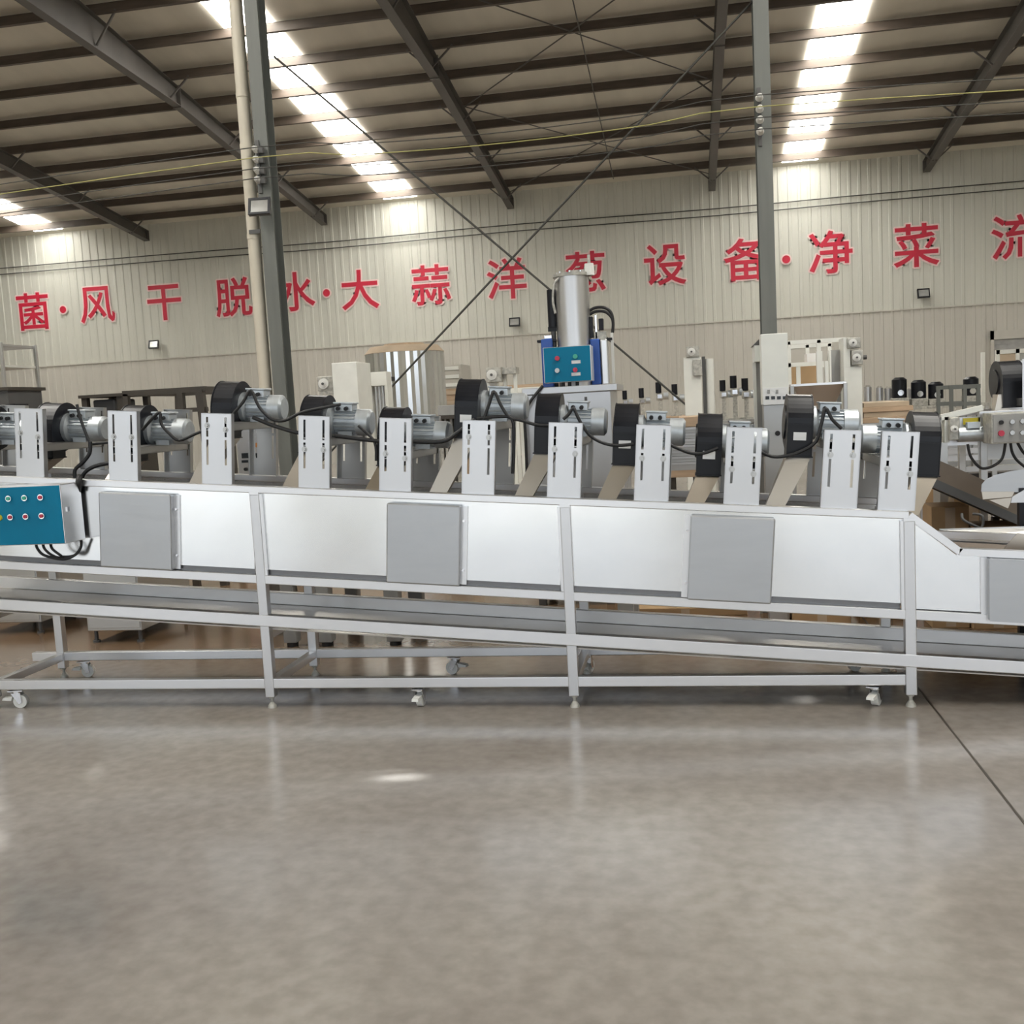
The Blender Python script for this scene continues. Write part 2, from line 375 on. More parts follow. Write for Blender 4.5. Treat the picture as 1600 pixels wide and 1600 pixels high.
# crossed bracing rods between the columns
a = at(428, 88, YC); b = at(1193, 735, YC); rod('column_brace_rod', a, b, .013, 'wire', 'dark bracing rod falling from the left column to the right column', 'rod', 'crossed bracing rods')
a = at(452, 775, YC+.05); b = at(1178, 0, YC+.05); rod('column_brace_rod', a, b, .013, 'wire', 'dark bracing rod rising from the left column to the right column', 'rod', 'crossed bracing rods')

# red painted characters on the back wall
def character(ch, x, z, h, label):
    r0 = thing('wall_character', label, 'sign character', (x, YW-.03, z), 0, 'red characters on the back wall')
    cu = bpy.data.curves.new('strokes', 'FONT'); cu.body = ch; cu.size = h; cu.resolution_u = 3
    to = bpy.data.objects.new('strokes', cu); col.objects.link(to)
    dg = bpy.context.evaluated_depsgraph_get(); me = bpy.data.meshes.new_from_object(to.evaluated_get(dg))
    bpy.data.objects.remove(to)
    P = [(v.co.x, v.co.y) for v in me.vertices]; Fs = [tuple(p.vertices) for p in me.polygons]
    cx, cy = (min(p[0] for p in P)+max(p[0] for p in P))/2, (min(p[1] for p in P)+max(p[1] for p in P))/2
    P = [(p[0]-cx, p[1]-cy) for p in P]; cnt = {}
    for f in Fs:
        for a, c in zip(f, f[1:]+f[:1]): k = (min(a, c), max(a, c)); cnt[k] = cnt.get(k, 0)+1
    edge = [k for k, n in cnt.items() if n == 1]
    for nm, wd, y, mt in (('outline', .062, 0, 'charout'), ('strokes', .016, -.008, 'charred')):
        k = MB(); k.add([(p[0], y, p[1]) for p in P], [tuple(reversed(f)) if False else f for f in Fs])
        for j, (a, c) in enumerate(edge):
            yy = y+.0004*(1+j % 5)
            p, q = Vector(P[a]), Vector(P[c]); d = (q-p)
            if d.length < 1e-6: continue
            d.normalize(); nn = Vector((-d.y, d.x))*wd; d *= wd*.6
            k.add([(v.x, yy, v.y) for v in (p-d+nn, p-d-nn, q+d-nn, q+d+nn)], [(0, 1, 2, 3)])
        k.build(nm, mt, r0)
    bpy.data.meshes.remove(me)
    return r0
CH = [('菌', -21.55, 5.56), ('风', -19.2, 5.62), ('干', -16.8, 5.52), ('脱', -14.38, 5.53), ('水', -12.25, 5.55), ('大', -10.13, 5.46), ('蒜', -7.82, 5.44), ('洋', -5.41, 5.45),
      ('葱', -2.98, 5.48), ('设', -.59, 5.51), ('备', 1.78, 5.48), ('净', 4.2, 5.51), ('菜', 6.56, 5.51), ('流', 9.2, 5.54)]
CL = ['first red character at far left, a boxed character under a grass top', 'second red character, an open frame with a cross inside', 'third red character, two bars on an upright',
      'red character just left of the cream pipe', 'red character half hidden by the left column', 'red character like a striding figure, right of the left column', 'red garlic character with a grass top',
      'red character behind the crossing of the two rods', 'red character behind the top of the hydraulic unit', 'red character right of the hydraulic unit', 'red character cut by the right column',
      'red character just right of the right column', 'red character with a grass top above the dark floodlight', 'red character cut by the right edge of the photo']
for (c, x, z), t in zip(CH, CL): character(c, x, z, 1.3, t)
for x, z, t in ((-20.43, 5.54, 'red dot after the first character at far left'), (-11.22, 5.43, 'red dot right of the left column'), (2.93, 5.39, 'red dot right of the right column')):
    r0 = thing('wall_dot', t, 'sign dot', (x, YW-.03, z), 0, 'red dots on the back wall')
    MB().cyl((0, -.034, 0), (0, -.03, 0), .16, seg=24).build('outline', 'charout', r0)
    MB().cyl((0, -.042, 0), (0, -.036, 0), .115, seg=24).build('disc', 'charred', r0)
# ------------------------------------------------------------------ the front machine: a sloping air drying conveyor
TH = math.atan(.0764); CT, ST = math.cos(TH), math.sin(TH)
MO = Vector((-.6, 0, 1.0762))                                  # a point on the top rail
MT = Matrix.Translation(MO) @ Matrix.Rotation(TH, 4, 'Y')      # slope frame: s along the rail, y, n square to the rail
def S(x): return (x-MO.x)/CT                                   # slope coordinate under a world x on the rail
def railz(x): return MO.z - (x-MO.x)*.0764
mach = thing('air_drying_conveyor', 'long sloping stainless air drying conveyor with a row of black blowers, front of the hall', 'machine', (-.6, 5.4, 0))
mo = mach.location
def W(): return MB(o=mo)
def T(): return MB(o=mo, M=MT)
YF0, YB0 = 5.06, 5.755                                         # front and rear faces
SL, SR = -3.75, 1.612
for y0 in (YF0, YB0-.05):
    b = T().box(SL, SR, y0, y0+.05, -.038, 0)
    b.build('top_rail', 'steel', mach, bevel=.004)
    p0 = (1.007, railz(1.007)-.019); p1 = (1.228, .752); p2 = (2.5, .752-.0764*1.272)
    b = W()
    for a, c in ((p0, p1), (p1, p2)):
        dx, dz = c[0]-a[0], c[1]-a[1]; L = math.hypot(dx, dz); nx, nz = -dz/L*.017, dx/L*.017
        e = .004 if c == p1 else 0
        b.prism([(a[0]-nx, a[1]-nz), (c[0]-nx+e, c[1]-nz), (c[0]+nx+e, c[1]+nz), (a[0]+nx, a[1]+nz)], 'y', y0, y0+.05)
    b.build('inlet_rail', 'steel', mach, bevel=.003)
    T().box(SL, 3.1, y0, y0+.05, -.522, -.475).build('bottom_rail', 'steel', mach, bevel=.004)
    T().box(SL-.05, 3.1, y0-.005, y0+.045, -.752 if y0 < 5.3 else -.773, -.69 if y0 < 5.3 else -.70).build('tray_rail', 'steel', mach, bevel=.004)
LEGX = [-3.95, -2.28, -.634, 1.005, 2.45]
# side sheets between the legs
segs = [(SL, S(-2.275)), (S(-2.285), S(-.625)), (S(-.645), S(1.0))]
for (a, b) in segs:
    T().box(a, b, YF0+.022, YF0+.028, -.447, -.036).build('side_panel', 'panel', mach)
    T().box(a, b, YF0+.032, YF0+.036, -.48, -.43).build('shade_strip', 'recess_shade', mach)  # strip coloured dark to paint the shade in the gap under the panel
    T().box(a, b, YB0-.028, YB0-.022, -.48, -.03).build('side_panel', 'panel', mach)
for y in (YF0+.022, YB0-.028):
    W().prism([(1.025, .48), (1.025, .90), (1.215, .738), (2.5, .642), (2.5, .37)], 'y', y, y+.006).build('inlet_side_panel', 'panel', mach)
T().box(SL-.004, SL, YF0, YB0, -.48, -.0).build('end_panel', 'panel', mach)
T().box(SL+.05, 1.55, YF0+.06, YB0-.06, -.20, -.19).build('mesh_belt', 'belt', mach)
W().hexa([(1.0, YF0+.06, .73), (2.45, YF0+.06, .60), (2.45, YB0-.06, .60), (1.0, YB0-.06, .73)], [(1.0, YF0+.06, .74), (2.45, YF0+.06, .61), (2.45, YB0-.06, .61), (1.0, YB0-.06, .74)]).build('mesh_belt', 'belt', mach)
# drip tray
T().box(SL, 3.05, YF0+.045, YB0-.05, -.778, -.772).build('drip_tray', 'tray', mach)
# guard covers with a folded, bolted edge
for x0, x1, n0, n1 in ((-3.172, -2.755, -.472, -.062), (-1.565, -1.178, -.474, -.058), (-.03, .372, -.478, -.058)):
    d = -.0; a, b = S(x0)+.02, S(x1)+.02
    c = T().box(a, b, YF0-.03, YF0+.02, n0, n1).build('guard_cover', 'cover', mach, bevel=.008)
    T().box(b if x0 < -.5 else a-.03, b+.03 if x0 < -.5 else a, YF0+.012, YF0+.022, n0+.005, n1-.005).build('cover_flange', 'steel', c)
    for n in (n0+.08, n1-.08):
        s = b+.012 if x0 < -.5 else a-.012
        T().cyl((s, YF0+.012, n), (s, YF0+.0, n), .007, seg=8).build('bolt', 'ring', c)
c = W().prism([(1.352, .424), (1.9, .382), (1.9, .68), (1.352, .722)], 'y', YF0-.03, YF0+.02).build('guard_cover', 'cover', mach, bevel=.008)
W().prism([(1.325, .43), (1.352, .424), (1.352, .722), (1.325, .724)], 'y', YF0+.01, YF0+.022).build('cover_flange', 'steel', c)
# legs, feet, floor rails, cross members
for x in LEGX:
    zt = railz(x)-.045 if x < 2 else .62
    for y0 in (YF0-.002, YB0-.048):
        lg = W().box(x-.026, x+.026, y0, y0+.05, .06, zt).build('leg', 'leg', mach, bevel=.004)
        W().box(x-.026, x+.026, y0-.001, y0+.051, zt-.002, zt+.014).build('leg_cap', 'steel', lg)
        f = W(); yc = y0+.025
        f.cyl((x, yc, .03), (x, yc, .065), .009, seg=10); f.cyl((x, yc, 0), (x, yc, .012), .026, .022, 14); f.cyl((x, yc, .012), (x, yc, .03), .022, .01, 14)
        f.cyl((x, yc, .05), (x, yc, .06), .016, seg=6)
        f.build('levelling_foot', 'castiron', lg)
        if x < 2:
            W().box(x-.04 if x > -2 else x+.026, x-.026 if x > -2 else x+.04, y0+.006, y0+.022, zt-.44, zt).build('leg_bracket', 'steel', lg)
    W().box(x-.022, x+.022, YF0+.05, YB0-.05, .11, .155).build('cross_rail', 'steel', mach, bevel=.003)
    W().box(x-.02, x+.02, YF0+.05, YB0-.05, railz(x)-.83, railz(x)-.785).build('tray_bearer', 'steel', mach) if x < 2 else None
for y0 in (YF0+.003, YB0-.043):
    W().box(-4.15, .98, y0, y0+.045, .108, .162).build('floor_rail', 'steel', mach, bevel=.004)
# casters
def caster_parts():
    k = MB(); k.box(-.042, .042, -.03, .03, .098, .104); k.cyl((0, 0, .086), (0, 0, .098), .026, seg=14)
    for s in (-1, 1):
        k.prism([(-.026, .088), (.026, .088), (.03, .03), (.012, .026)], 'y', s*.022-.002, s*.022+.002)
    c = k.build('caster', 'ring', mach)
    w_ = MB(); w_.cyl((.018, -.016, .038), (.018, .016, .038), .038, seg=20).build('wheel', 'white', c)
    MB().prism([(-.02, .07), (-.075, .062), (-.08, .05), (-.03, .045)], 'y', -.018, .018).build('brake_pedal', 'white', c)
    return c
c0 = caster_parts(); first = True
for px, py, Y, rz in ((27, 1085, YF0+.025, .2), (655, 1075, YF0+.025, 1.5), (1367, 1075, YF0+.025, 1.1), (133, 1040, YB0-.02, .2), (711, 1030, YB0-.02, 2.9), (917, 1020, YB0-.02, 1.2), (1330, 1010, YB0-.02, .4)):
    q = at(px, py, Y); o = c0 if first else copy_tree(c0, mach); first = False
    o.location = Vector((q.x, Y, 0)) - mo; o.rotation_euler = (0, 0, rz)
# slotted mounting plates, front and rear, and the cross beams between them
PX = [-4.116, -3.596, -3.04, -2.5, -1.958, -1.519, -1.082, -.642, -.206, .23, .688, .952]
DN = [.12, .12, .125, .05, .16, .17, .07, .12, .15, .19, .105, .165]      # how far down the slots the bolts sit
def plate_mesh():
    k = MB(); h, t = .375, .004
    for a, b in ((-.083, -.058), (-.046, .046), (.058, .083)): k.box(a, b, 0, t, 0, h)
    for a, b in ((-.058, -.046), (.046, .058)):
        k.box(a, b, 0, t, 0, .10); k.box(a, b, 0, t, .355, h); k.box(a, b, 0, t, .235, .25)
    for s in (-1, 1): k.box(s*.083-.002, s*.083+.002, 0, .035, 0, h)
    k.box(-.083, .083, 0, .03, h-.003, h)
    return k
pl0 = None
for i, x in enumerate(PX):
    s = S(x)
    for rear in (False, True):
        if pl0 is None: o = pl0 = plate_mesh().build('mounting_plate', 'plate', mach)
        else: o = pl0.copy(); col.objects.link(o)
        o.parent = mach; yy = YB0-.03 if rear else YF0+.035
        o.location = MT @ Vector((s, yy, 0)) - mo; o.rotation_euler = (0, TH, math.pi if rear else 0)
        if rear: o.material_slots[0].link = 'OBJECT'; o.material_slots[0].material = M['dullsteel']  # rear plates: same steel, shade of the inner side put into a darker colour
        if rear: o.rotation_euler = Matrix(Matrix.Rotation(TH, 3, 'Y') @ Matrix.Rotation(math.pi, 3, 'Z')).to_euler()
        if not rear:
            for sx in (-1, 1):
                bm_ = MB(); z = .36-DN[i]-.02*(sx > 0)*(i % 2)
                bm_.cyl((sx*.052, 0, z), (sx*.052, -.003, z), .015, seg=14); bm_.cyl((sx*.052, -.003, z), (sx*.052, -.012, z), .009, seg=6)
                bm_.build('bolt', 'dullsteel', o)
# blowers: (plate, pixel of the fan axis, mirrored)
def blower_parts():
    R0 = .155; prof_ = []
    for k in range(0, 25):
        a = math.pi - k*(math.pi*1.30)/24; r = R0 - .035*(k/24)
        prof_.append((r*math.cos(a), r*math.sin(a)))
    y1, z1 = prof_[-1]
    poly = [(-R0, -.165)] + prof_ + [(-.035, -.13), (-.035, -.165)]
    k = MB(); k.prism(poly, 'x', -.058, .058)
    rim = [(p[0]*1.025, p[1]*1.025 if p[1] > -.16 else p[1]) for p in poly]
    for x in (-.062, .058): k.prism(rim, 'x', x, x+.004)
    k.cyl((-.062, 0, 0), (-.07, 0, 0), .09, .085, 24)
    k.box(-.066, .066, -.166, -.03, -.17, -.164); k.box(-.06, .06, -.161, -.154, -.012, -.004)
    b = k.build('blower', 'fan', mach)
    mtr = MB(); mtr.cyl((.062, 0, 0), (.085, 0, 0), .085, .085, 24); mtr.cyl((.085, 0, 0), (.1, 0, 0), .085, .06, 24); mtr.cyl((.1, 0, 0), (.225, 0, 0), .06, seg=24)
    for j in range(20):
        a = 2*math.pi*j/20; d = Vector((0, math.cos(a), math.sin(a)))
        mtr.bar(Vector((.1, 0, 0))+d*.064, Vector((.22, 0, 0))+d*.064, .004, .014, up=d)
    mtr.box(.12, .2, -.05, .05, -.078, -.05)
    m_ = mtr.build('motor', 'motor', b)
    MB().cyl((.222, 0, 0), (.29, 0, 0), .073, seg=26).cyl((.29, 0, 0), (.302, 0, 0), .073, .058, 26).build('fan_cowl', 'motor', b)
    MB().box(.1, .2, -.05, .045, .058, .098).box(.094, .206, -.056, .051, .098, .108).build('terminal_box', 'motor', b, bevel=.003)
    for gx in (.125, .17): MB().cyl((gx, -.05, .075), (gx, -.07, .072), .011, seg=10).build('cable_gland', 'rubber', b)
    return b
BL_ = [(-18, 672, 0), (92, 668, 0), (220, 672, 0), (365, 636, 0), (500, 658, 0), (620, 677, 0), (738, 634, 0), (860, 657, 0), (980, 673, 0), (1108, 689, 0), (1246, 660, 0), (1439, 688, 1)]
b0 = blower_parts(); BP = []
YBL = 5.42
for i, (px, py, mir) in enumerate(BL_):
    o = b0 if i == 0 else copy_tree(b0, mach)
    q = at(px, py, YBL); o.location = q - mo; o.rotation_euler = (0, TH, 0)
    if mir: o.scale = (-1, 1, 1)
    loc = MT.inverted() @ q; s, n = loc.x, loc.z; sg = -1 if mir else 1
    BP.append((s, n, sg))
    # nozzle: from the outlet down to the belt, slanting and narrowing
    k = T(); d = n-.168; o_s = -.085
    drop = max(.12, d+.03); sh = o_s*drop/.2
    k.hexa([(s+sh-.052, YBL-.235, d-drop), (s+sh+.04, YBL-.235, d-drop), (s+sh+.04, YBL-.2, d-drop), (s+sh-.052, YBL-.2, d-drop)],
           [(s-.058, YBL-.155, d), (s+.058, YBL-.155, d), (s+.058, YBL-.035, d), (s-.058, YBL-.035, d)])
    nz = k.build('nozzle', 'nozzle', mach)
    # beam that carries the motor
    sp = S(PX[i]); nb = n-.078
    T().box(sp-.075, sp+.075, YF0+.04, YB0-.035, nb-.042, nb-.038).box(sp-.075, sp-.071, YF0+.04, YB0-.035, nb-.042, nb).box(sp+.071, sp+.075, YF0+.04, YB0-.035, nb-.042, nb).box(sp-.075, sp+.075, YF0+.04, YB0-.035, nb-.004, nb).build('cross_beam', 'dullsteel', mach)
    if i in (3, 6, 8, 9, 10):
        lb = MB().box(-.032, .03, -.1595, -.1575, -.085, -.045).build('label', 'sticker', o)
        lb['label'] = 'white paper label'
# black power cables slung between the motors
CAB = [
    [(362, 650), (380, 628), (392, 610), (405, 636), (425, 655), (445, 657), (470, 645), (500, 638), (532, 632)],
    [(395, 652), (430, 666), (475, 678), (530, 682), (590, 689), (640, 690), (690, 690), (715, 676), (742, 655)],
    [(120, 632), (126, 655), (140, 690), (150, 693), (180, 690), (215, 690)],
    [(141, 690), (140, 708), (130, 722), (117, 735), (119, 752)], [(180, 722), (150, 728), (133, 738), (126, 752)],
    [(222, 672), (240, 652), (250, 645), (252, 662), (264, 677), (280, 688), (305, 678), (330, 668)],
    [(756, 655), (764, 632), (772, 612), (782, 632), (796, 652), (815, 657), (840, 664), (870, 665)],
    [(745, 654), (780, 651), (800, 655), (803, 690), (801, 740)],
    [(880, 655), (888, 648), (896, 638), (902, 650), (912, 668), (925, 683), (945, 693), (965, 696), (990, 694)],
    [(1045, 694), (1060, 701), (1080, 708), (1100, 708), (1122, 700)], [(1185, 704), (1205, 713), (1225, 713), (1250, 706), (1275, 690), (1284, 660), (1290, 638), (1300, 655), (1315, 670)],
    [(560, 665), (585, 690), (588, 720)],
]
for i, c in enumerate(CAB):
    Y = 5.22 if i not in (2, 5) else 5.26
    W().tube([at(a, b, Y) for a, b in c], .0085 if i not in (1, 3, 4) else .011, 8, 4).build('power_cable', 'rubber', mach)
# switch box with teal front
yb = 4.87
xr = at(97, 800, yb).x; zt, zb = at(95, 757, yb).z, at(98, 850, yb).z; xl = xr-.56
bx = W().box(xl, xr, yb+.004, YF0-.002, zb, zt).build('switch_box', 'steel', mach, bevel=.004)
W().box(xl+.004, xr-.003, yb-.004, yb+.004, zb+.004, zt-.004).build('box_door', 'teal', bx, bevel=.002)['label'] = 'teal door of the switch box'
W().box(xr, xr+.006, yb+.04, yb+.06, (zb+zt)/2+.01, (zb+zt)/2+.035).build('door_latch', 'ring', bx)
for px, py, mt in ((14, 779, 'green'), (39, 778, 'green'), (64, 777, 'red'), (-1, 809, 'yellow'), (17, 808, 'red'), (41, 807, 'red'), (66, 806, 'red')):
    q = at(px, py, yb-.006)
    bt = W().cyl((q.x, yb-.004, q.z), (q.x, yb-.014, q.z), .0165, seg=16).build('push_button', 'ring' if mt != 'yellow' else 'yellow', bx)
    W().cyl((q.x, yb-.013, q.z), (q.x, yb-.02, q.z), .010, seg=14).build('button_cap', mt, bt)['label'] = mt+' button'
for a, dy in ((56, 0), (67, .05), (79, .1)):
    W().tube([at(a, 849, yb+.06+dy/2), at(a+3, 858, yb+.07), at(a+14+dy*20, 868, yb+.09), at(98, 874-dy*40, yb+.12), at(116, 868, yb+.15), at(126, 856, yb+.17), at(127, 845, 5.03)], .0075, 8, 4).build('power_cable', 'rubber', mach)
W().tube([at(124, 746, 5.06), at(123, 752, 5.035), at(122, 760, 5.045), at(121, 772, 5.05)], .017, 8, 4).build('power_cable', 'rubber', mach)
# flared inlet chute at the low end
A, B = at(1468, 828, YB0+.12), at(1660, 822, YB0+.12)
W().hexa([(1.24, YB0-.004, .70), (2.45, YB0-.004, .63), (2.45, YB0, .63), (1.24, YB0, .70)], [(A.x, A.y, A.z), (B.x, B.y, B.z), (B.x, B.y+.005, B.z), (A.x, A.y+.005, A.z)]).build('inlet_chute', 'dullsteel', mach)
W().bar(A, B, .012).build('chute_rim', 'steel', mach)
pts = [at(px, py, YF0+.25) for px, py in ((1564, 862), (1590, 833), (1650, 842), (1650, 870))]
W().prism([(p.x, p.z) for p in pts], 'y', YF0+.25, YF0+.255).build('inlet_flap', 'nozzle', mach)
# ------------------------------------------------------------------ the machines and goods behind
def B0(o): return MB(o=o.location)
def post(o, x, y, w, z0, z1, name='post', mat='steel', d=None):
    return B0(o).box(x-w/2, x+w/2, y-(d or w)/2, y+(d or w)/2, z0, z1).build(name, mat, o, bevel=.003)
def wheel_row(o, xs, ys, r=.05):
    for x in xs:
        for y in ys: B0(o).cyl((x-.018, y, r), (x+.018, y, r), r, seg=14).box(x-.03, x+.03, y-.03, y+.03, r*1.6, r*2+.01).build('caster', 'grey', o)

# cabinets standing behind the machine at left (only their feet show under it)
def floor_cabinet(px0, px1, Y, depth, h, mat, label, z0=.09):
    x0, x1 = at(px0, 985, Y).x, at(px1, 985, Y).x
    o = thing('floor_cabinet', label, 'cabinet', ((x0+x1)/2, Y+depth/2, 0), 0, 'cabinets behind the conveyor')
    B0(o).box(x0, x1, Y, Y+depth, z0, h).build('body', mat, o, bevel=.006)
    B0(o).box(x0+.01, x1-.01, Y-.006, Y, z0+.02, h-.02).build('door', mat, o, bevel=.003)
    for x in (x0+.04, x1-.04):
        for y in (Y+.04, Y+depth-.04): B0(o).cyl((x, y, 0), (x, y, .015), .028, seg=12).cyl((x, y, .015), (x, y, z0), .014, seg=10).build('foot', 'darkgrey', o)
    return o
floor_cabinet(137, 222, 6.65, .75, 1.05, 'dullsteel', 'grey steel cabinet on feet seen under the conveyor, right of the dark one')
floor_cabinet(-25, 66, 7.0, .6, 1.05, 'dullsteel', 'grey steel cabinet on feet at the far left under the conveyor')
floor_cabinet(88, 128, 7.6, .5, 1.0, 'darkgrey', 'dark cabinet standing between two grey steel cabinets behind the conveyor', .02)
# small control cabinet seen between two mounting plates
Y = 6.75; x0, x1, zb_, zt_ = rect(370, 668, 407, 745, Y)
o = thing('control_cabinet', 'stainless control cabinet with an orange sign behind the third mounting plate', 'cabinet', ((x0+x1)/2, Y+.15, 0))
B0(o).box(x0, x1, Y, Y+.3, .7, zt_).build('body', 'plate', o, bevel=.006); B0(o).box(x0+.04, x1-.04, Y+.06, Y+.24, 0, .7).build('pedestal', 'grey', o)
def patch(o, px0, py0, px1, py1, Y, nm, mt, t=.006):
    a, b, c, d = rect(px0, py0, px1, py1, Y); return B0(o).box(a, b, Y-t, Y, c, d).build(nm, mt, o)
patch(o, 391, 692, 404, 699, Y, 'sign', 'orange'); patch(o, 378, 708, 388, 716, Y, 'meter', 'screen'); patch(o, 378, 719, 388, 723, Y, 'meter', 'screen')
patch(o, 400, 708, 404, 716, Y, 'meter', 'screen')
q = at(385, 733, Y); B0(o).cyl((q.x, Y, q.z), (q.x, Y-.02, q.z), .012, seg=14).build('knob', 'rubber', o)
q = at(372, 676, Y); B0(o).cyl((q.x, Y, q.z), (q.x, Y-.012, q.z), .01, seg=10).build('latch', 'rubber', o)

# dark steel work frame and dark flat topped machine
Y = 9.0; x0, x1, zb_, zt_ = rect(196, 607, 325, 690, Y)
o = thing('steel_trestle', 'open dark brown steel frame with sloping legs behind the second blower', 'frame', ((x0+x1)/2, Y+.5, 0))
for yy in (Y, Y+1.0):
    B0(o).box(x0, x1, yy-.025, yy+.025, zt_-.05, zt_).build('top_rail', 'darkframe', o)
    B0(o).bar((x0+.03, yy, zt_-.03), (x0-.10, yy, 0), .05).build('leg', 'darkframe', o); B0(o).bar((x1-.06, yy, zt_-.03), (x1+.03, yy, 0), .07).build('leg', 'darkframe', o)
    xm = at(283, 625, Y).x; B0(o).box(xm-.03, xm+.03, yy-.03, yy+.03, 0, zt_-.05).build('leg', 'darkframe', o)
    zz = at(290, 641, Y).z; B0(o).box(xm, x1, yy-.02, yy+.02, zz-.02, zz+.02).build('side_rail', 'darkframe', o)
for x in (x0+.03, x1-.04): B0(o).box(x-.025, x+.025, Y, Y+1.0, zt_-.05, zt_).build('end_rail', 'darkframe', o)
Y = 9.6; x0, x1, zb_, zt_ = rect(128, 616, 192, 655, Y)
o = thing('flat_topped_machine', 'dark machine with a thin flat top behind the first blower', 'machine', ((x0+x1)/2, Y+.3, 0))
B0(o).box(x0-.02, x1+.02, Y-.02, Y+.6, zt_-.03, zt_).build('top', 'darkframe', o); B0(o).box(x0+.06, x1-.14, Y+.1, Y+.5, 1.5, zt_-.05).build('motor_block', 'darkgrey', o, bevel=.02)
B0(o).box(x0, x1, Y, Y+.6, .7, 1.5).build('body', 'darkframe', o)
for x in (x0+.03, x1-.03): B0(o).box(x-.03, x+.03, Y, Y+.06, 1.5, zt_-.03).box(x-.03, x+.03, Y+.5, Y+.56, 1.5, zt_-.03).build('upright', 'darkframe', o); post(o, x, Y+.3, .06, 0, .7, 'leg', 'darkframe', .5)
# rack and dark blocks at the left edge
Y = 10.2; x0, x1, zb_, zt_ = rect(-70, 537, 9, 700, Y)
o = thing('steel_rack', 'tall thin steel rack at the left edge of the photo', 'rack', ((x0+x1)/2, Y+.3, 0))
for x in (x0, x1):
    for yy in (Y, Y+.6): post(o, x, yy, .035, 0, zt_, 'post', 'dullsteel')
for py in (570, 537, 640, 760):
    z = at(0, py, Y).z
    B0(o).box(x0, x1, Y-.01, Y+.61, z-.025, z).build('shelf', 'cream' if py == 570 else 'dullsteel', o)
Y = 8.6; x0, x1, zb_, zt_ = rect(-60, 607, 13, 633, Y)
o = thing('dark_cabinet', 'dark grey cabinet with an overhanging lid at the left edge', 'cabinet', ((x0+x1)/2, Y+.25, 0))
B0(o).box(x0, x1, Y, Y+.5, .1, zt_-.03).build('body', 'darkgrey', o); B0(o).box(x0-.03, x1+.03, Y-.03, Y+.53, zt_-.03, zt_).build('lid', 'darkframe', o)
for x in (x0+.05, x1-.05): post(o, x, Y+.25, .06, 0, .1, 'foot', 'darkgrey', .4)
x0, x1, zb_, zt_ = rect(8, 631, 24, 655, Y-.3)
o = thing('junction_post', 'black junction box on a post in front of the dark cabinet at left', 'box', ((x0+x1)/2, Y-.2, 0))
B0(o).box(x0, x1, Y-.3, Y-.1, zb_, zt_).build('box', 'fan', o, bevel=.005); post(o, (x0+x1)/2, Y-.2, .04, 0, zb_, 'post', 'darkgrey')

# white elevator tower, lift frame, tank and crates left of the middle
def flange_gear(o, px0, py0, px1, py1, Y, name='gearbox'):
    a, b, c, d = rect(px0, py0, px1, py1, Y); k = B0(o); k.box(a, b, Y, Y+(b-a)*.8, c, d); xm, zm = (a+b)/2-(b-a)*.1, (c+d)/2; r = min(b-a, d-c)*.36
    g = k.build(name, 'castiron', o, bevel=.006)
    B0(o).cyl((xm, Y-.02, zm), (xm, Y, zm), r, seg=18).cyl((xm, Y-.03, zm), (xm, Y-.02, zm), r*.6, seg=16).build('cover', 'white', g)
    B0(o).cyl((xm, Y-.045, zm), (xm, Y-.03, zm), r*.25, seg=12).build('shaft', 'darkgrey', g)
    return g
Y = 11.0; x0, x1, zb_, zt_ = rect(522, 566, 561, 690, Y)
o = thing('elevator_tower', 'plain white elevator tower left of the tall ribbed tank', 'machine', ((x0+x1)/2, Y+.2, 0))
B0(o).box(x0, x1, Y, Y+.5, .3, zt_).build('casing', 'cream', o, bevel=.006); B0(o).box(x0-.1, x1+.1, Y-.05, Y+.55, 0, .3).build('base', 'grey', o)
flange_gear(o, 496, 588, 521, 611, Y+.1)
x = at(508, 620, Y).x; B0(o).box(x-.1, x0, Y+.1, Y+.35, at(508, 616, Y).z, at(508, 610.5, Y).z).build('gear_bracket', 'castiron', o)
Y = 11.8; x0, x1, zb_, zt_ = rect(575, 581, 607, 690, Y)
o = thing('lift_gantry', 'white gantry frame with a dark opening in front of the ribbed tank', 'frame', ((x0+x1)/2, Y+.1, 0))
zh = at(590, 603, Y).z
B0(o).box(x0, x1, Y, Y+.2, zh, zt_).build('head_box', 'cream', o, bevel=.004)
for x, w_ in ((x0+.02, .05), (x1-.015, .035)): B0(o).box(x-w_/2, x+w_/2, Y, Y+.2, 0, zh).build('post', 'cream', o)
xs_ = [x0+.05+(x1-x0-.08)*(j+.5)/4 for j in range(4)]
for j, x in enumerate(xs_): B0(o).cyl((x, Y+.12, .3), (x, Y+.12, zh), .02, seg=10).build('guide_rod', 'steel', o)
Y = 14.0; a, b, zb_, zt_ = rect(558, 549, 681, 690, Y+.5); r = (b-a)/2
o = thing('ribbed_tank', 'large ribbed stainless tank with a tan band round its top', 'tank', ((a+b)/2, Y+.5+r, 0))
k = MB(); n_ = 64; poly = [((r-.018*(j % 2))*math.cos(2*math.pi*j/n_), (r-.018*(j % 2))*math.sin(2*math.pi*j/n_)) for j in range(n_)]
k.prism(poly, 'z', .4, zt_); k.build('shell', 'panel', o)
k = MB(); k.cyl((0, 0, zt_), (0, 0, zt_+.10), r+.01, r-.08, 40); k.build('top_band', 'tanboard', o)
MB().cyl((0, 0, zt_+.10), (0, 0, zt_+.14), r*.55, r*.5, 30).build('lid', 'wood', o)
for j in range(4): t_ = math.pi/4+j*math.pi/2; MB().cyl((.8*r*math.cos(t_), .8*r*math.sin(t_), 0), (.8*r*math.cos(t_), .8*r*math.sin(t_), .42), .05).build('leg', 'dullsteel', o)
MB().box(-r*.98, -.05, -r-.03, -r*.3, zt_-.42, zt_-.36).build('side_hood', 'darkgrey', o)
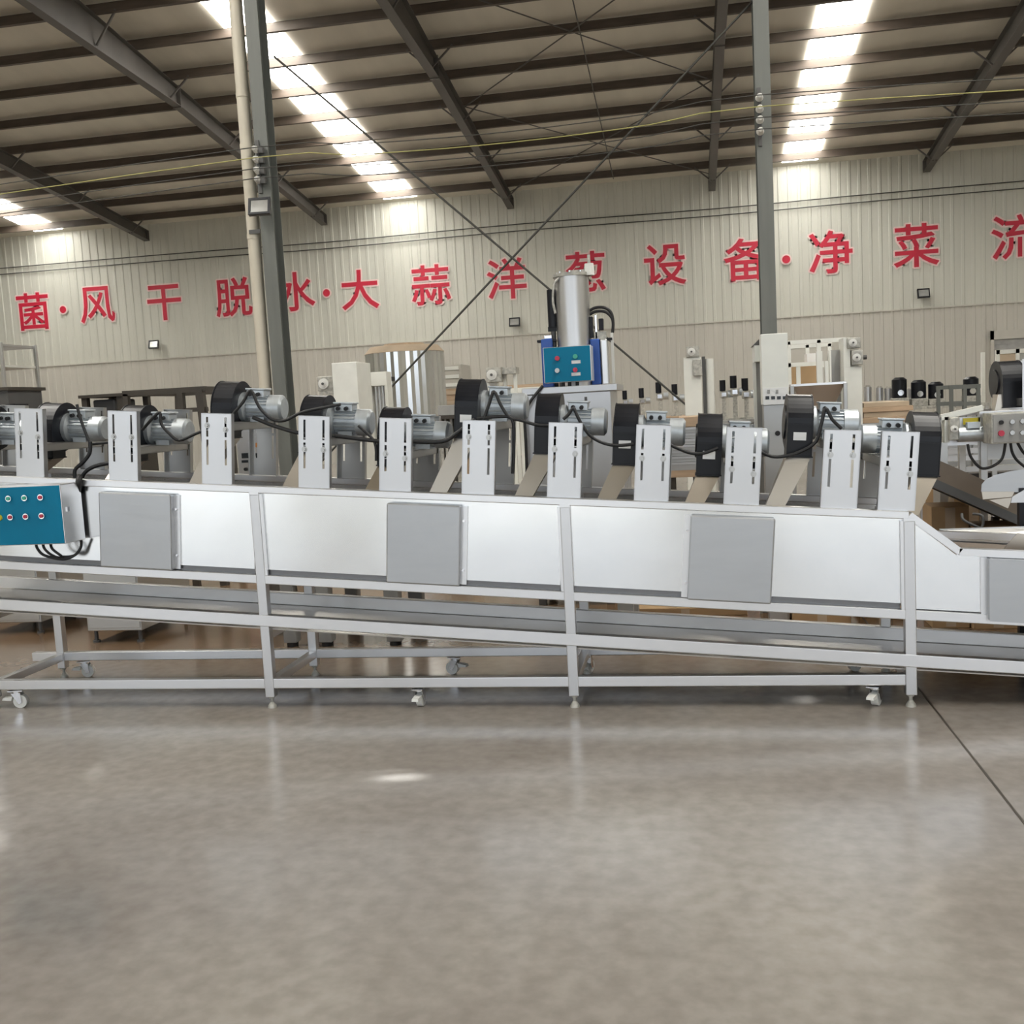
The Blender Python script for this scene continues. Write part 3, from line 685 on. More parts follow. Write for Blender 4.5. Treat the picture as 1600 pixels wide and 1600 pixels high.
# stacked crates
Y = 17.0; x0, x1, zb_, zt_ = rect(678, 570, 722, 640, Y); zs = [0, .72, 1.42, zt_-.4, zt_]
for j, (za, zc, t_) in enumerate(((zs[0], zs[1], 'bottom crate of the pale crate stack near the back wall'), (zs[1], zs[2], 'second crate up in the pale stack near the back wall'), (zs[2], zs[3]-.0, 'orange toned crate under the topmost grey one near the back wall'), (zs[3], zs[4], 'topmost grey crate of the stack near the back wall'))):
    o = thing('crate', t_, 'crate', ((x0+x1)/2, Y+.4, za), 0, 'crate stack near the back wall')
    mt = ('wood', 'wood', 'wood', 'walllow')[j]
    B0(o).box(x0+.01, x1-.01, Y+.01, Y+.8, za+.002, zc-.002).build('body', mt, o)
    for f_ in (.15, .5, .85):
        z = za+(zc-za)*f_; B0(o).box(x0+.03, x1-.03, Y-.008, Y+.01, z-.03, z+.03).build('slat', 'cream' if j == 3 else 'tanboard', o)
    for x in (x0+.02, x1-.02): B0(o).box(x-.02, x+.02, Y-.012, Y+.01, za+.002, zc-.002).build('corner_post', mt, o)
# conveyor head with a flange gear
Y = 12.2
x0, x1, zb_, zt_ = rect(757, 573, 806, 640, Y)
o = thing('conveyor_head', 'white conveyor head with a flanged gear between two blowers left of the hydraulic unit', 'machine', ((x0+x1)/2, Y+.2, 0))
flange_gear(o, 759, 574, 783, 597, Y-.05)
a, b, c, d = rect(785, 574, 806, 584, Y); B0(o).box(a-.02, b, Y, Y+.25, c, d).build('head_plate', 'castiron', o)
for px in (787, 803): x = at(px, 595, Y).x; post(o, x, Y+.1, .04, 0, c, 'post', 'cream')
x = at(768, 620, Y).x; post(o, x, Y+.1, .14, 0, at(768, 597, Y).z, 'pedestal', 'cream', .12)
# table behind
Y = 12.9; x0, x1, zb_, zt_ = rect(792, 600, 862, 609, Y)
o = thing('board_table', 'table with a pinkish board top left of the hydraulic unit', 'table', ((x0+x1)/2, Y+.4, 0))
B0(o).box(x0, x1, Y, Y+.8, zt_-.04, zt_).build('board', 'wood', o); B0(o).box(x0, x1, Y-.01, Y+.02, zb_-.03, zt_-.04).build('apron', 'cream', o)
for x in (x0+.05, x1-.05):
    for yy in (Y+.05, Y+.75): post(o, x, yy, .05, 0, zt_-.04, 'leg', 'cream')

# hydraulic unit: steel cabinet, teal switch box, tall cylinder, blue pump columns, hoses
Y = 7.7; x0, x1, zb_, zt_ = rect(822, 603, 968, 780, Y)
o = thing('hydraulic_unit', 'hydraulic unit with a tall silver cylinder and teal switch box on a steel cabinet', 'machine', ((x0+x1)/2, Y+.35, 0))
B0(o).box(x0, x1-.05, Y, Y+.7, .1, zt_-.05).build('cabinet', 'plate', o, bevel=.006); B0(o).box(x0-.01, x1, Y-.015, Y+.72, zt_-.05, zt_).build('top_plate', 'plate', o, bevel=.004)
for x in (x0+.06, x1-.12):
    for yy in (Y+.06, Y+.62): post(o, x, yy, .06, 0, .1, 'foot', 'darkgrey')
a, b, c, d = rect(914, 620, 918, 650, Y); B0(o).box(a, b, Y-.01, Y, c, d).build('handle', 'darkgrey', o)
yb2 = Y+.05
a, b, c, d = rect(849, 541, 924, 597, yb2); sb = B0(o).box(a, b, yb2+.006, yb2+.2, c, d).build('switch_box', 'steel', o, bevel=.004)
B0(o).box(a+.006, b-.006, yb2-.002, yb2+.008, c+.004, d-.004).build('box_door', 'teal', sb, bevel=.002)['label'] = 'teal switch box door'
for px, py, mt in ((871, 560, 'red'), (871, 579, 'dullsteel'), (899, 557, 'green'), (899, 578, 'red')):
    q = at(px, py, yb2); B0(o).cyl((q.x, yb2-.002, q.z), (q.x, yb2-.02, q.z), .018, seg=14).build('push_button', mt, sb)
for py in (565, 584): patch(o, 893, py-2, 907, py+3, yb2-.002, 'button_label', 'sticker', .003).parent = sb
for px in (880, 890, 902): q = at(px, 599, yb2+.08); B0(o).cyl((q.x, yb2+.08, zt_), (q.x, yb2+.08, c), .014, seg=8).build('cable_gland', 'rubber', sb)
yc2 = Y+.42; a, b, c, d = rect(869, 433, 922, 546, yc2); r = (b-a)/2
cy = B0(o).cyl(((a+b)/2, yc2, zt_), ((a+b)/2, yc2, d), r, seg=36).build('cylinder', 'plate', o)
B0(o).cyl(((a+b)/2, yc2, d), ((a+b)/2, yc2, d+.025), r+.012, seg=36).build('cylinder_cap', 'castiron', cy)
for j in range(8): t_ = j*math.pi/4; B0(o).cyl(((a+b)/2+r*.85*math.cos(t_), yc2+r*.85*math.sin(t_), d+.025), ((a+b)/2+r*.85*math.cos(t_), yc2+r*.85*math.sin(t_), d+.04), .012, seg=6).build('cap_bolt', 'ring', cy)
q = at(921, 430, yc2-.03); B0(o).cyl((q.x, q.y, d+.0), (q.x, q.y, d+.09), .04, .035, 16).build('valve', 'white', o); B0(o).cyl((q.x, q.y, d+.09), (q.x, q.y, d+.16), .012, seg=8).build('valve_stem', 'castiron', o)
B0(o).bar(((a+b)/2, yc2-.03, d+.03), (q.x, q.y, d+.03), .035).build('cap_arm', 'castiron', o)
B0(o).tube([at(874, 434, yc2-.1), at(866, 445, yc2-.1), at(864, 470, yc2-.1), at(868, 490, yc2-.1)], .01, 8).build('hose', 'castiron', o)
a, b, c, d = rect(857, 453, 869, 512, yc2); B0(o).cyl(((a+b)/2, yc2, c), ((a+b)/2, yc2, d), (b-a)/2+.008, seg=16).build('accumulator', 'fan', o)
B0(o).box(a-.01, b+.04, yc2-.02, yc2+.02, c-.03, c+.005).build('accumulator_bracket', 'fan', o)
B0(o).cyl(((a+b)/2, yc2, zt_), ((a+b)/2, yc2, c), .02, seg=10).build('accumulator_post', 'darkgrey', o)
for p0, p1 in ((848, 866), (924, 939), (940, 951)):
    a, b, c, d = rect(p0, 530, p1, 600, yc2+.0); k = B0(o).box(a, b, yc2-.06, yc2+.06, zt_, d).build('pump_column', 'blue' if p0 != 940 else 'steel', o, bevel=.01)
a, b, c, d = rect(919, 467, 949, 530, yc2)
for (p0, q0, p1, q1, mt) in ((922, 495, 927, 528, 'fan'), (930, 492, 934, 530, 'ring'), (936, 498, 943, 516, 'fan'), (929, 518, 948, 531, 'castiron'), (947, 528, 957, 532, 'fan'), (840, 531, 870, 535, 'fan'), (851, 524, 863, 530, 'ring')):
    a, b, c, d = rect(p0, q0, p1, q1, yc2); B0(o).box(a, b, yc2-.04, yc2+.04, c, d).build('valve_block', mt, o, bevel=.004)
for dz in (0, 6):
    B0(o).tube([at(919, 487+dz, yc2), at(930, 481+dz, yc2), at(945, 481+dz, yc2), at(955, 489+dz, yc2), at(958, 505, yc2), at(957, 520, yc2)], .012, 8).build('hose', 'rubber', o)
q = at(957, 545, yc2); B0(o).box(q.x-.01, q.x+.01, yc2-.02, yc2+.02, zt_, at(957, 520, yc2).z).build('side_strap', 'white', o)
B0(o).tube([at(848, 603, Y-.03), at(838, 615, Y-.05), at(827, 630, Y-.06), at(820, 650, Y-.06), at(822, 700, Y-.06), at(824, 760, Y-.05)], .012, 8).build('power_cable', 'rubber', o)

# gear motors standing on benches between the hydraulic unit and the white tower
def gear_motor(px, py, Y, zt0, s, label, flip=1):
    q = at(px, py, Y)
    g = thing('gear_motor', label, 'motor', (q.x, Y, zt0), 0, 'gear motors on the benches'); h = q.z-zt0
    s *= .6; MB().box(-.1*s, .1*s, -.09*s, .09*s, 0, .02).box(-.035*s, .035*s, -.05*s, .05*s, .02, h-.05*s).build('stand', 'castiron', g)
    MB().box(-.07*s, .07*s, -.07*s, .07*s, h-.07*s, h+.06*s).build('gearbox', 'castiron', g, bevel=.01)
    MB().cyl((flip*.07*s, 0, h), (flip*.16*s, 0, h), .065*s, seg=16).build('motor', 'motor', g)
    MB().cyl((-flip*.02*s, -.02, h+.06*s), (-flip*.02*s, -.02, h+.26*s), .055*s, seg=14).build('black_cap', 'fan', g)
    MB().box(-.04*s, .04*s, -.085*s, -.07*s, h-.04*s, h+.03*s).build('cover', 'ring', g)
    return g
def bench(px0, px1, py, Y, depth, label, top='castiron', name='work_bench'):
    a, b = at(px0, py, Y).x, at(px1, py, Y).x; z = at((px0+px1)/2, py, Y).z
    o = thing(name, label, 'bench', ((a+b)/2, Y+depth/2, 0))
    B0(o).box(a, b, Y, Y+depth, z-.05, z).build('top', top, o, bevel=.004)
    for x in (a+.05, b-.05):
        for yy in (Y+.05, Y+depth-.05): post(o, x, yy, .05, 0, z-.05, 'leg', 'dullsteel')
    B0(o).box(a+.05, b-.05, Y+.02, Y+.05, z-.3, z-.25).build('rail', 'dullsteel', o)
    return z
Y = 12.6; z = bench(968, 1085, 652, Y, .7, 'steel bench with gear motors right of the hydraulic unit', 'wood')
for px, py, s, f_, t_ in ((978, 628, .9, 1, 'gear motor with a black cap nearest the hydraulic unit'), (1004, 626, 1.0, 1, 'second gear motor from the hydraulic unit'), (1031, 619, 1.1, 1, 'third gear motor from the hydraulic unit'), (1056, 622, 1.1, 1, 'gear motor just left of the pale lift post')):
    gear_motor(px, py, Y+.3, z, s, t_, f_)
Y = 13.2; z = bench(1118, 1186, 656, Y, .7, 'grey bench with gear motors left of the white elevator tower', 'grey')
for px, py, s, t_ in ((1131, 616, 1.15, 'gear motor just right of the pale lift post'), (1148, 612, 1.3, 'middle gear motor of the three left of the white tower'), (1166, 616, 1.3, 'gear motor nearest the white elevator tower')):
    gear_motor(px, py, Y+.3, z, s, t_, 1)
# pale lift post
Y = 11.6; x0, x1, zb_, zt_ = rect(1070, 558, 1097, 690, Y)
o = thing('lift_post', 'pale square lift post with a gearbox on top and a round column beside it', 'machine', ((x0+x1)/2, Y+.15, 0))
B0(o).box(x0, x1, Y, Y+.3, 0, zt_).build('post', 'cream', o, bevel=.005)
flange_gear(o, 1072, 541, 1093, 558, Y-.02)
a, b, c, d = rect(1083, 562, 1097, 587, Y); B0(o).box(a, b, Y-.05, Y, c, d).build('bracket', 'castiron', o, bevel=.004)
a, b, c, d = rect(1103, 560, 1117, 690, Y+.1); B0(o).cyl(((a+b)/2, Y+.15, 0), ((a+b)/2, Y+.15, d), (b-a)/2, seg=18).build('round_column', 'cream', o)
B0(o).box(x1, a+.02, Y+.1, Y+.2, .9, 1.0).build('tie_plate', 'castiron', o)
a, b, c, d = rect(1098, 557, 1103, 645, Y+.1); B0(o).box(a, b, Y+.1, Y+.16, .9, d).build('rack_bar', 'darkgrey', o)
# white elevator tower with the dark marks
Y = 7.0; x0, x1, zb_, zt_ = rect(1190, 521, 1232, 632, Y)
o = thing('elevator_tower', 'tall white elevator tower in front of the right column with a printed strip', 'machine', ((x0+x1)/2, Y+.1, 0))
B0(o).box(x0, x1, Y, Y+.16, zb_, zt_).build('casing', 'cream', o, bevel=.004)
a, b, c, d = rect(1194, 632, 1227, 733, Y+.02); B0(o).box(a, b, Y+.02, Y+.14, 0, zb_).build('lower_casing', 'dullsteel', o, bevel=.004)
st_ = patch(o, 1193, 606, 1231, 632, Y, 'printed_strip', 'sticker', .004)
for px in (1199, 1208, 1217, 1226): k = patch(o, px-3, 619, px+3, 624, Y-.004, 'mark', 'screen', .002); k.parent = st_
for px in (1201, 1214): k = patch(o, px-2, 609, px+2, 615, Y-.004, 'mark', 'grey', .002); k.parent = st_
q = at(1215, 677, Y+.02); B0(o).cyl((q.x, Y+.022, q.z), (q.x, Y+.012, q.z), .017, seg=16).build('knob', 'rubber', o)
a, b, c, d = rect(1177, 541, 1190, 566, Y+.3); B0(o).box(a, b+.02, Y+.16, Y+.42, c, d).build('side_housing', 'cream', o)
B0(o).hexa([(a-.01, Y+.16, d), (b+.03, Y+.16, d), (b+.03, Y+.44, d), (a-.01, Y+.44, d)], [(b+.0, Y+.16, d+.06), (b+.03, Y+.16, d+.06), (b+.03, Y+.44, d+.06), (b+.0, Y+.44, d+.06)]).build('roof', 'darkgrey', o)
a, b, c, d = rect(1178, 566, 1193, 700, Y+.3); B0(o).box(a, a+.02, Y+.28, Y+.32, 0, d).build('post', 'cream', o); B0(o).box(a+.02, b+.02, Y+.3, Y+.36, 0, d).build('back_plate', 'grey', o)
# glazed booth frame with boxes, second pale tower and hopper
Y = 10.6; x0, x1, zb_, zt_ = rect(1226, 531, 1322, 650, Y)
o = thing('booth_frame', 'cream framed booth with open panes between the two pale towers', 'frame', ((x0+x1)/2, Y+.5, 0))
for px in (1233, 1280, 1318):
    x = at(px, 580, Y).x
    for yy in (Y, Y+1.0): post(o, x, yy, .04, 0, zt_, 'post', 'cream')
for py in (533, 568):
    z = at(1276, py, Y).z
    for yy in (Y, Y+1.0): B0(o).box(x0, x1, yy-.02, yy+.02, z-.02, z+.02).build('rail', 'cream', o)
x = at(1247.5, 590, Y).x; B0(o).box(x-.02, x+.02, Y-.015, Y+.015, at(1247, 602, Y).z, at(1247, 568, Y).z).build('mullion', 'cream', o)
B0(o).box(x0, x1, Y-.02, Y+1.02, .9, 1.0+.6).build('base_cabinet', 'grey', o)
B0(o).box(x0+.05, x1-.05, Y+.985, Y+1.0, 1.6, zt_).build('back_panel', 'walllow', o)
zc_ = 1.6
for px0, px1, py, mt, t_ in ((1236, 1247, 569, 'card', 'narrow cardboard box in the cream framed booth'), (1250, 1276, 570, 'card', 'wide cardboard box in the cream framed booth'), ):
    a, b = at(px0, 585, Y+.3).x, at(px1, 585, Y+.3).x; zt2 = at((px0+px1)/2, py, Y+.3).z
    tag(MB(o=((a+b)/2, Y+.5, zc_)).box(a, b, Y+.3, Y+.7, zc_, zt2).build('cardboard_box', mt, bevel=.004), t_, 'box', 'boxes in the booth')
a, b = at(1261, 555, Y+.4).x, at(1275, 555, Y+.4).x
tag(MB(o=((a+b)/2, Y+.6, zt2)).box(a, b, Y+.42, Y+.68, zt2, at(1268, 552, Y+.4).z).build('carton', 'sticker', bevel=.004), 'small white carton on top of the wide box in the booth', 'box', 'boxes in the booth')
for px0, px1, py in ((1285, 1290, 546), (1294, 1299, 563), (1301, 1304, 545)):
    pass
Y = 9.7; x0, x1, zb_, zt_ = rect(1319, 527, 1347, 660, Y)
o = thing('elevator_tower', 'pale tower with two gear units on its right shoulder right of the booth', 'machine', ((x0+x1)/2, Y+.15, 0))
zs_ = at(1333, 573, Y).z
B0(o).box(x0, x1, Y, Y+.3, 0, zs_).build('casing', 'cream', o, bevel=.004); B0(o).box(x0, x0+(x1-x0)*.36, Y, Y+.3, zs_, zt_).build('upper_casing', 'cream', o)
flange_gear(o, 1324, 527, 1345, 544, Y-.03); flange_gear(o, 1331, 547, 1349, 570, Y-.03)
B0(o).box(x0+(x1-x0)*.36, x1-.01, Y+.1, Y+.2, zs_, at(1340, 545, Y).z).build('back_plate', 'castiron', o)
q = at(1352, 558, Y); B0(o).cyl((q.x-.04, Y+.05, q.z), (q.x+.02, Y+.05, q.z), .02, seg=12).build('shaft', 'darkgrey', o)
for px0, px1, py, mt in ((1281, 1290, 547, 'cream'), (1294, 1299, 563, 'cream'), (1301, 1304, 546, 'cream')):
    a, b, c, d = rect(px0, py, px1, 620, Y); B0(o).box(a, b, Y+.2, Y+.26, 0, d).build('guide_post', mt, o)
a, b, c, d = rect(1304, 545, 1318, 620, Y); B0(o).box(a, b, Y+.22, Y+.25, 0, d).build('guide_plate', 'grey', o)
Y = 8.6
o_ = at(1280, 600, Y); o = thing('feed_hopper', 'brownish steel feed hopper hanging between the towers above the tenth blower', 'hopper', (o_.x, Y+.3, 0))
a, b, c, d = rect(1238, 600, 1321, 646, Y); xm = (a+b)/2+.03
B0(o).hexa([(xm-.09, Y+.2, c), (xm+.09, Y+.2, c), (xm+.09, Y+.4, c), (xm-.09, Y+.4, c)], [(a, Y, d), (b, Y, d), (b, Y+.6, d), (a, Y+.6, d)]).build('cone', 'tray', o)
for (p, q) in (((a, Y), (b, Y)), ((a, Y+.6), (b, Y+.6)), ((a, Y), (a, Y+.6)), ((b, Y), (b, Y+.6))): B0(o).bar((*p, d), (*q, d), .018).build('rim', 'steel', o)
for x, yy in ((a, Y), (b, Y), (a, Y+.6), (b, Y+.6)): post(o, x, yy, .03, 0, d, 'leg', 'dullsteel')
B0(o).cyl((xm, Y+.3, .8), (xm, Y+.3, c), .09, seg=18).build('spout', 'tray', o)
# far row: black headed motors, small tanks and a grey green framework
Y = 18.0
zf = bench(1346, 1548, 634, Y, .9, 'long far bench carrying black motors and small tanks, left of the large black fan', 'castiron', 'packing_bench')
for px, py, t_ in ((1405, 599, 'leftmost of the black headed motors on the far bench'), (1435, 603, 'second black headed motor from the left on the far bench'), (1462, 606, 'third black headed motor from the left on the far bench'), (1517, 598, 'black headed motor nearest the large fan on the far bench')):
    q = at(px, py, Y+.2); h = q.z-zf
    g = thing('upright_motor', t_, 'motor', (q.x, Y+.2, zf), 0, 'black headed motors')
    MB().box(-.13, .13, -.12, .12, 0, h*.38).build('base', 'castiron', g, bevel=.01)
    MB().cyl((0, 0, h*.38), (0, 0, h+.06), .12, seg=18).cyl((0, 0, h+.06), (0, 0, h+.1), .12, .07, 18).build('black_head', 'fan', g)
    MB().cyl((0, -.13, h*.6), (0, -.1, h*.6), .05, seg=12).build('shaft_cover', 'ring', g)
for px0, px1, py, t_ in ((1350, 1362, 602, 'slim steel tank at the left end of the far bench'), (1369, 1380, 603, 'steel tank second from the left on the far bench'), (1382, 1396, 604, 'widest small steel tank on the far bench'), (1417, 1428, 605, 'grey canister between the first two black motors')):
    a, b, c, d = rect(px0, py, px1, 634, Y+.7); r = (b-a)/2
    g = thing('small_tank', t_, 'tank', ((a+b)/2, Y+.7, zf), 0, 'small tanks on the far bench')
    MB().cyl((0, 0, 0), (0, 0, d-zf-.03), r, seg=20).build('shell', 'plate', g); MB().cyl((0, 0, d-zf-.03), (0, 0, d-zf), r*.8, r*.5, 20).build('lid', 'castiron', g)
Y = 16.0; x0, x1, zb_, zt_ = rect(1483, 601, 1532, 640, Y)
o = thing('grey_framework', 'low grey green steel framework left of the large black fan', 'frame', ((x0+x1)/2, Y+.4, 0))
for z in (zt_-.03, zt_-.28, zt_-.5):
    for yy in (Y, Y+.8): B0(o).box(x0, x1, yy-.02, yy+.02, z-.03, z+.03).build('rail', 'column', o)
for x in (x0+.03, (x0+x1)/2, x1-.03):
    for yy in (Y, Y+.8): post(o, x, yy, .05, 0, zt_, 'post', 'column')
B0(o).box(x0, x1, Y, Y+.8, zt_-.56, zt_-.5).build('deck', 'grey', o)
# plywood stack
Y = 11.0
a, b = at(1348, 645, Y).x, at(1432, 645, Y).x
o = thing('table_frame', 'low steel table carrying pale plywood sheets behind the last blower', 'table', ((a+b)/2, Y+.5, 0))
zt_ = at(1390, 660, Y).z; B0(o).box(a, b, Y, Y+1.1, zt_-.05, zt_).build('top', 'dullsteel', o)
for x in (a+.05, b-.05):
    for yy in (Y+.05, Y+1.0): post(o, x, yy, .05, 0, zt_-.05, 'leg', 'dullsteel')
z = zt_; tops = [651, 643, 635, 628]
for j, t_ in enumerate(('lowest plywood sheet of the stack on the low table', 'second plywood sheet up in the stack on the low table', 'third plywood sheet up in the stack on the low table', 'topmost plywood sheet of the stack on the low table')):
    z2 = at(1390, tops[j], Y).z; d_ = .012*(j % 2)
    tag(MB(o=((a+b)/2, Y+.5, z)).box(a+d_, b-.03-d_*3, Y+d_, Y+1.05, z+.001, z2).build('plywood_sheet', 'tanboard' if j % 2 else 'wood', bevel=.003), t_, 'board', 'plywood stack'); z = z2

# drying conveyor end at the right edge with the large black fan
Y = 7.2
q0 = at(1470, 650, Y); q1 = at(1700, 640, Y)
o = thing('fan_conveyor', 'second drying conveyor at the right edge with a large black fan and grey control box', 'machine', (q0.x+.6, Y+.3, 0))
zr = at(1570, 641, Y).z
B0(o).box(at(1530, 641, Y).x, q1.x, Y, Y+.05, zr-.04, zr).build('top_rail', 'steel', o, bevel=.003); B0(o).box(at(1530, 641, Y).x, q1.x, Y+.55, Y+.6, zr-.04, zr).build('top_rail', 'steel', o)
B0(o).bar(at(1470, 652, Y+.02), at(1535, 637, Y+.02), .035).build('sloping_rail', 'cream', o)
B0(o).box(at(1530, 641, Y).x, q1.x, Y+.02, Y+.03, zr-.32, zr-.04).build('side_panel', 'dullsteel', o)
for px in (1538, 1690): x = at(px, 700, Y).x; post(o, x, Y+.025, .045, 0, zr-.04, 'leg', 'dullsteel'); post(o, x, Y+.575, .045, 0, zr-.04, 'leg', 'dullsteel')
x = at(1472, 660, Y).x; a, b, c, d = rect(1468, 652, 1476, 692, Y)
B0(o).box(a, a+.012, Y, Y+.05, c, d).build('end_lever', 'cream', o); B0(o).box(b, b+.03, Y, Y+.05, c, d).build('end_lever', 'cream', o); B0(o).box(a, b+.03, Y, Y+.05, d-.02, d).build('end_lever', 'cream', o)
B0(o).box(a, a+.05, Y, Y+.2, .0, c).build('leg', 'dullsteel', o)
a, b, c, d = rect(1480, 652, 1534, 672, Y+.02); B0(o).box(a, b+.1, Y+.03, Y+.06, c-.1, d).build('motor_plate', 'plate', o)
a, b, c, d = rect(1505, 653, 1531, 663, Y+.02); B0(o).box(a, b, Y+.02, Y+.03, c, d).build('yellow_plate', 'yellow', o)
gm = flange_gear(o, 1484, 652, 1500, 688, Y-.06, 'gearbox')
q = at(1505, 679, Y-.05); p_ = at(1542, 680, Y-.05); B0(o).cyl((q.x-.03, Y-.03, q.z), (p_.x, Y-.03, q.z), .05, seg=20).build('gear_motor', 'motor', o)
B0(o).box(q.x+.02, q.x+.1, Y-.08, Y-.03, q.z+.04, q.z+.08).build('terminal_box', 'motor', o)
yq = Y-.25; a, b, c, d = rect(1549, 644, 1640, 692, yq); cb = B0(o).box(a, b, yq, yq+.2, c, d).build('control_box', 'castiron', o, bevel=.004)
B0(o).box(a+.01, b-.01, yq-.006, yq, c+.008, d-.008).build('box_door', 'grey', cb, bevel=.002)
for px, py, mt in ((1564, 660, 'rubber'), (1581, 659, 'dullsteel'), (1597, 658, 'dullsteel'), (1564, 677, 'red'), (1581, 676, 'dullsteel'), (1597, 676, 'dullsteel')):
    q = at(px, py, yq-.006); B0(o).cyl((q.x, yq-.006, q.z), (q.x, yq-.02, q.z), .014 if mt != 'red' else .019, seg=12).build('push_button', mt, cb)
B0(o).box(a+.04, a+.08, yq+.2, Y+.02, d-.1, d-.05).build('box_bracket', 'dullsteel', cb)
for pts in ([(1512, 694), (1516, 712), (1526, 726), (1536, 732), (1552, 728), (1566, 716), (1571, 692)], [(1579, 692), (1582, 708), (1592, 722), (1610, 730), (1630, 700)], [(1590, 692), (1600, 708), (1615, 716), (1625, 692)]):
    B0(o).tube([at(x, y, yq+.1) for x, y in pts], .009, 8, 4).build('power_cable', 'rubber', o)
fb = copy_tree(b0, o); q = at(1572, 597, Y+.3); fb.location = q-o.location; fb.rotation_euler = (0, 0, 0); fb.scale = (1.15, 1.15, 1.0)
a, b, c, d = rect(1560, 616, 1582, 641, Y+.1)
B0(o).hexa([(a-.03, Y+.12, zr-.06), (b-.02, Y+.12, zr-.06), (b-.02, Y+.16, zr-.06), (a-.03, Y+.16, zr-.06)], [(a+.01, Y+.14, d), (b+.01, Y+.14, d), (b+.01, Y+.27, d), (a+.01, Y+.27, d)]).build('nozzle', 'nozzle', o)
a, b, c, d = rect(1596, 560, 1640, 640, Y+.02); B0(o).box(a, b, Y+.0, Y+.004, zr, d).build('mounting_plate', 'plate', o); B0(o).box(a, b, Y+.56, Y+.564, zr, d).build('mounting_plate', 'plate', o)
B0(o).box(a, b, Y+.004, Y+.56, q.z-.16, q.z-.11).build('cross_beam', 'dullsteel', o)

# inclined conveyor running down to the right, curved guard, cardboard boxes
Y = 6.3
o = thing('inclined_conveyor', 'steep brownish inclined conveyor with black side rails at the right edge', 'machine', (2.6, Y+.4, 0))
pA, pB = at(1410, 733, Y), at(1625, 828, Y); pC, pD = at(1438, 735, Y+.8), at(1640, 790, Y+.8)
dv = (pB-pA)
def slope(t, y, dz=0): p = pA+dv*t; return (p.x, y, p.z+dz)
for y in (Y, Y+.75):
    B0(o).bar(slope(0, y), slope(1.15, y), .03, .05).build('side_rail', 'darkgrey', o); B0(o).bar(slope(0, y, .085), slope(1.15, y, .085), .012, .11).build('side_board', 'belt', o)
B0(o).hexa([slope(0, Y+.02, -.02), slope(1.15, Y+.02, -.02), slope(1.15, Y+.73, -.02), slope(0, Y+.73, -.02)], [slope(0, Y+.02, .01), slope(1.15, Y+.02, .01), slope(1.15, Y+.73, .01), slope(0, Y+.73, .01)]).build('belt', 'belt', o)
for t in (.06, .95):
    for y in (Y, Y+.75): p_ = slope(t, y); post(o, p_[0], y, .045, 0, p_[2]-.03, 'leg', 'darkgrey')
zf_ = slope(.95, Y)[2]
B0(o).box(slope(.06, Y)[0], slope(.95, Y)[0], Y+.72, Y+.78, .28, .32).build('floor_rail', 'darkgrey', o); B0(o).box(slope(.06, Y)[0], slope(.95, Y)[0], Y-.03, Y+.03, .28, .32).build('floor_rail', 'darkgrey', o)
q = at(1500, 800, Y); B0(o).tube([at(1503, 803, Y-.03), at(1505, 812, Y-.06), at(1520, 820, Y-.08), at(1534, 824, Y-.08), at(1535, 806, Y-.08), at(1520, 803, Y-.05)], .008, 8, 3).build('crank_handle', 'darkgrey', o)
Yg = 5.95
g = thing('curved_guard', 'curved grey steel feed chute above the tan flap at the right edge', 'chute', (at(1570, 770, Yg).x, Yg+.1, 0))
pts = [at(px, py, Yg) for px, py in ((1533, 768), (1534, 757), (1541, 749), (1556, 742), (1580, 736), (1640, 728), (1640, 770))]
B0(g).prism([(p.x, p.z) for p in pts], 'y', Yg, Yg+.004).build('guard_plate', 'cover', g)
a = [at(px, py, Yg) for px, py in ((1533, 768), (1584, 768), (1580, 776), (1535, 780))]; B0(g).prism([(p.x, p.z) for p in a], 'y', Yg-.012, Yg-.004).build('lip', 'nozzle', g)
a = [at(px, py, Yg) for px, py in ((1545, 781), (1581, 777), (1574, 794))]; B0(g).prism([(p.x, p.z) for p in a], 'y', Yg-.012, Yg-.004).build('flap', 'nozzle', g)
a = [at(px, py, Yg) for px, py in ((1580, 776), (1600, 764), (1640, 758), (1640, 784), (1578, 785))]; B0(g).prism([(p.x, p.z) for p in a], 'y', Yg-.02, Yg-.012).build('side_plate', 'plate', g)
x = at(1598, 800, Yg).x; zt_ = at(1598, 785, Yg).z
B0(g).box(x-.02, x+.03, Yg-.012, Yg+.03, .0, zt_+.02).build('post', 'fan', g); B0(g).box(x-.06, x+.06, Yg-.06, Yg+.08, 0, .012).build('foot_plate', 'fan', g)
B0(g).box(x-.02, x+.02, Yg-.012, Yg+.0, zt_, zt_+.08).build('bracket', 'fan', g)
# cardboard boxes on the floor under and behind
def carton(px0, px1, py0, Y, d, z0, label, mat='card', pys=None):
    a, b = at(px0, pys or py0, Y).x, at(px1, pys or py0, Y).x; z1 = at((px0+px1)/2, py0, Y).z
    g = thing('cardboard_box', label, 'box', ((a+b)/2, Y+d/2, z0), 0, 'cardboard boxes behind the conveyor')
    B0(g).box(a, b, Y, Y+d, z0, z1).build('body', mat, g, bevel=.004)
    B0(g).box((a+b)/2-.03, (a+b)/2+.03, Y-.0015, Y+.0005, z0+.01, z1-.01).build('tape', 'tanboard', g)
    return z1
carton(1455, 1514, 791, 6.75, .25, 0, 'cardboard box standing under the upper end of the inclined conveyor')
carton(1520, 1600, 822, 6.7, .28, 0, 'lower cardboard box under the lower end of the inclined conveyor')
carton(1466, 1501, 763, 7.45, .4, 0, 'cardboard box seen through the inclined conveyor, left of two')
carton(1508, 1534, 772, 7.45, .4, 0, 'cardboard box seen through the inclined conveyor, right of two')
carton(976, 1168, 950, 7.25, .6, 0, 'long low cardboard box under the third and fourth blowers from the right', pys=960)
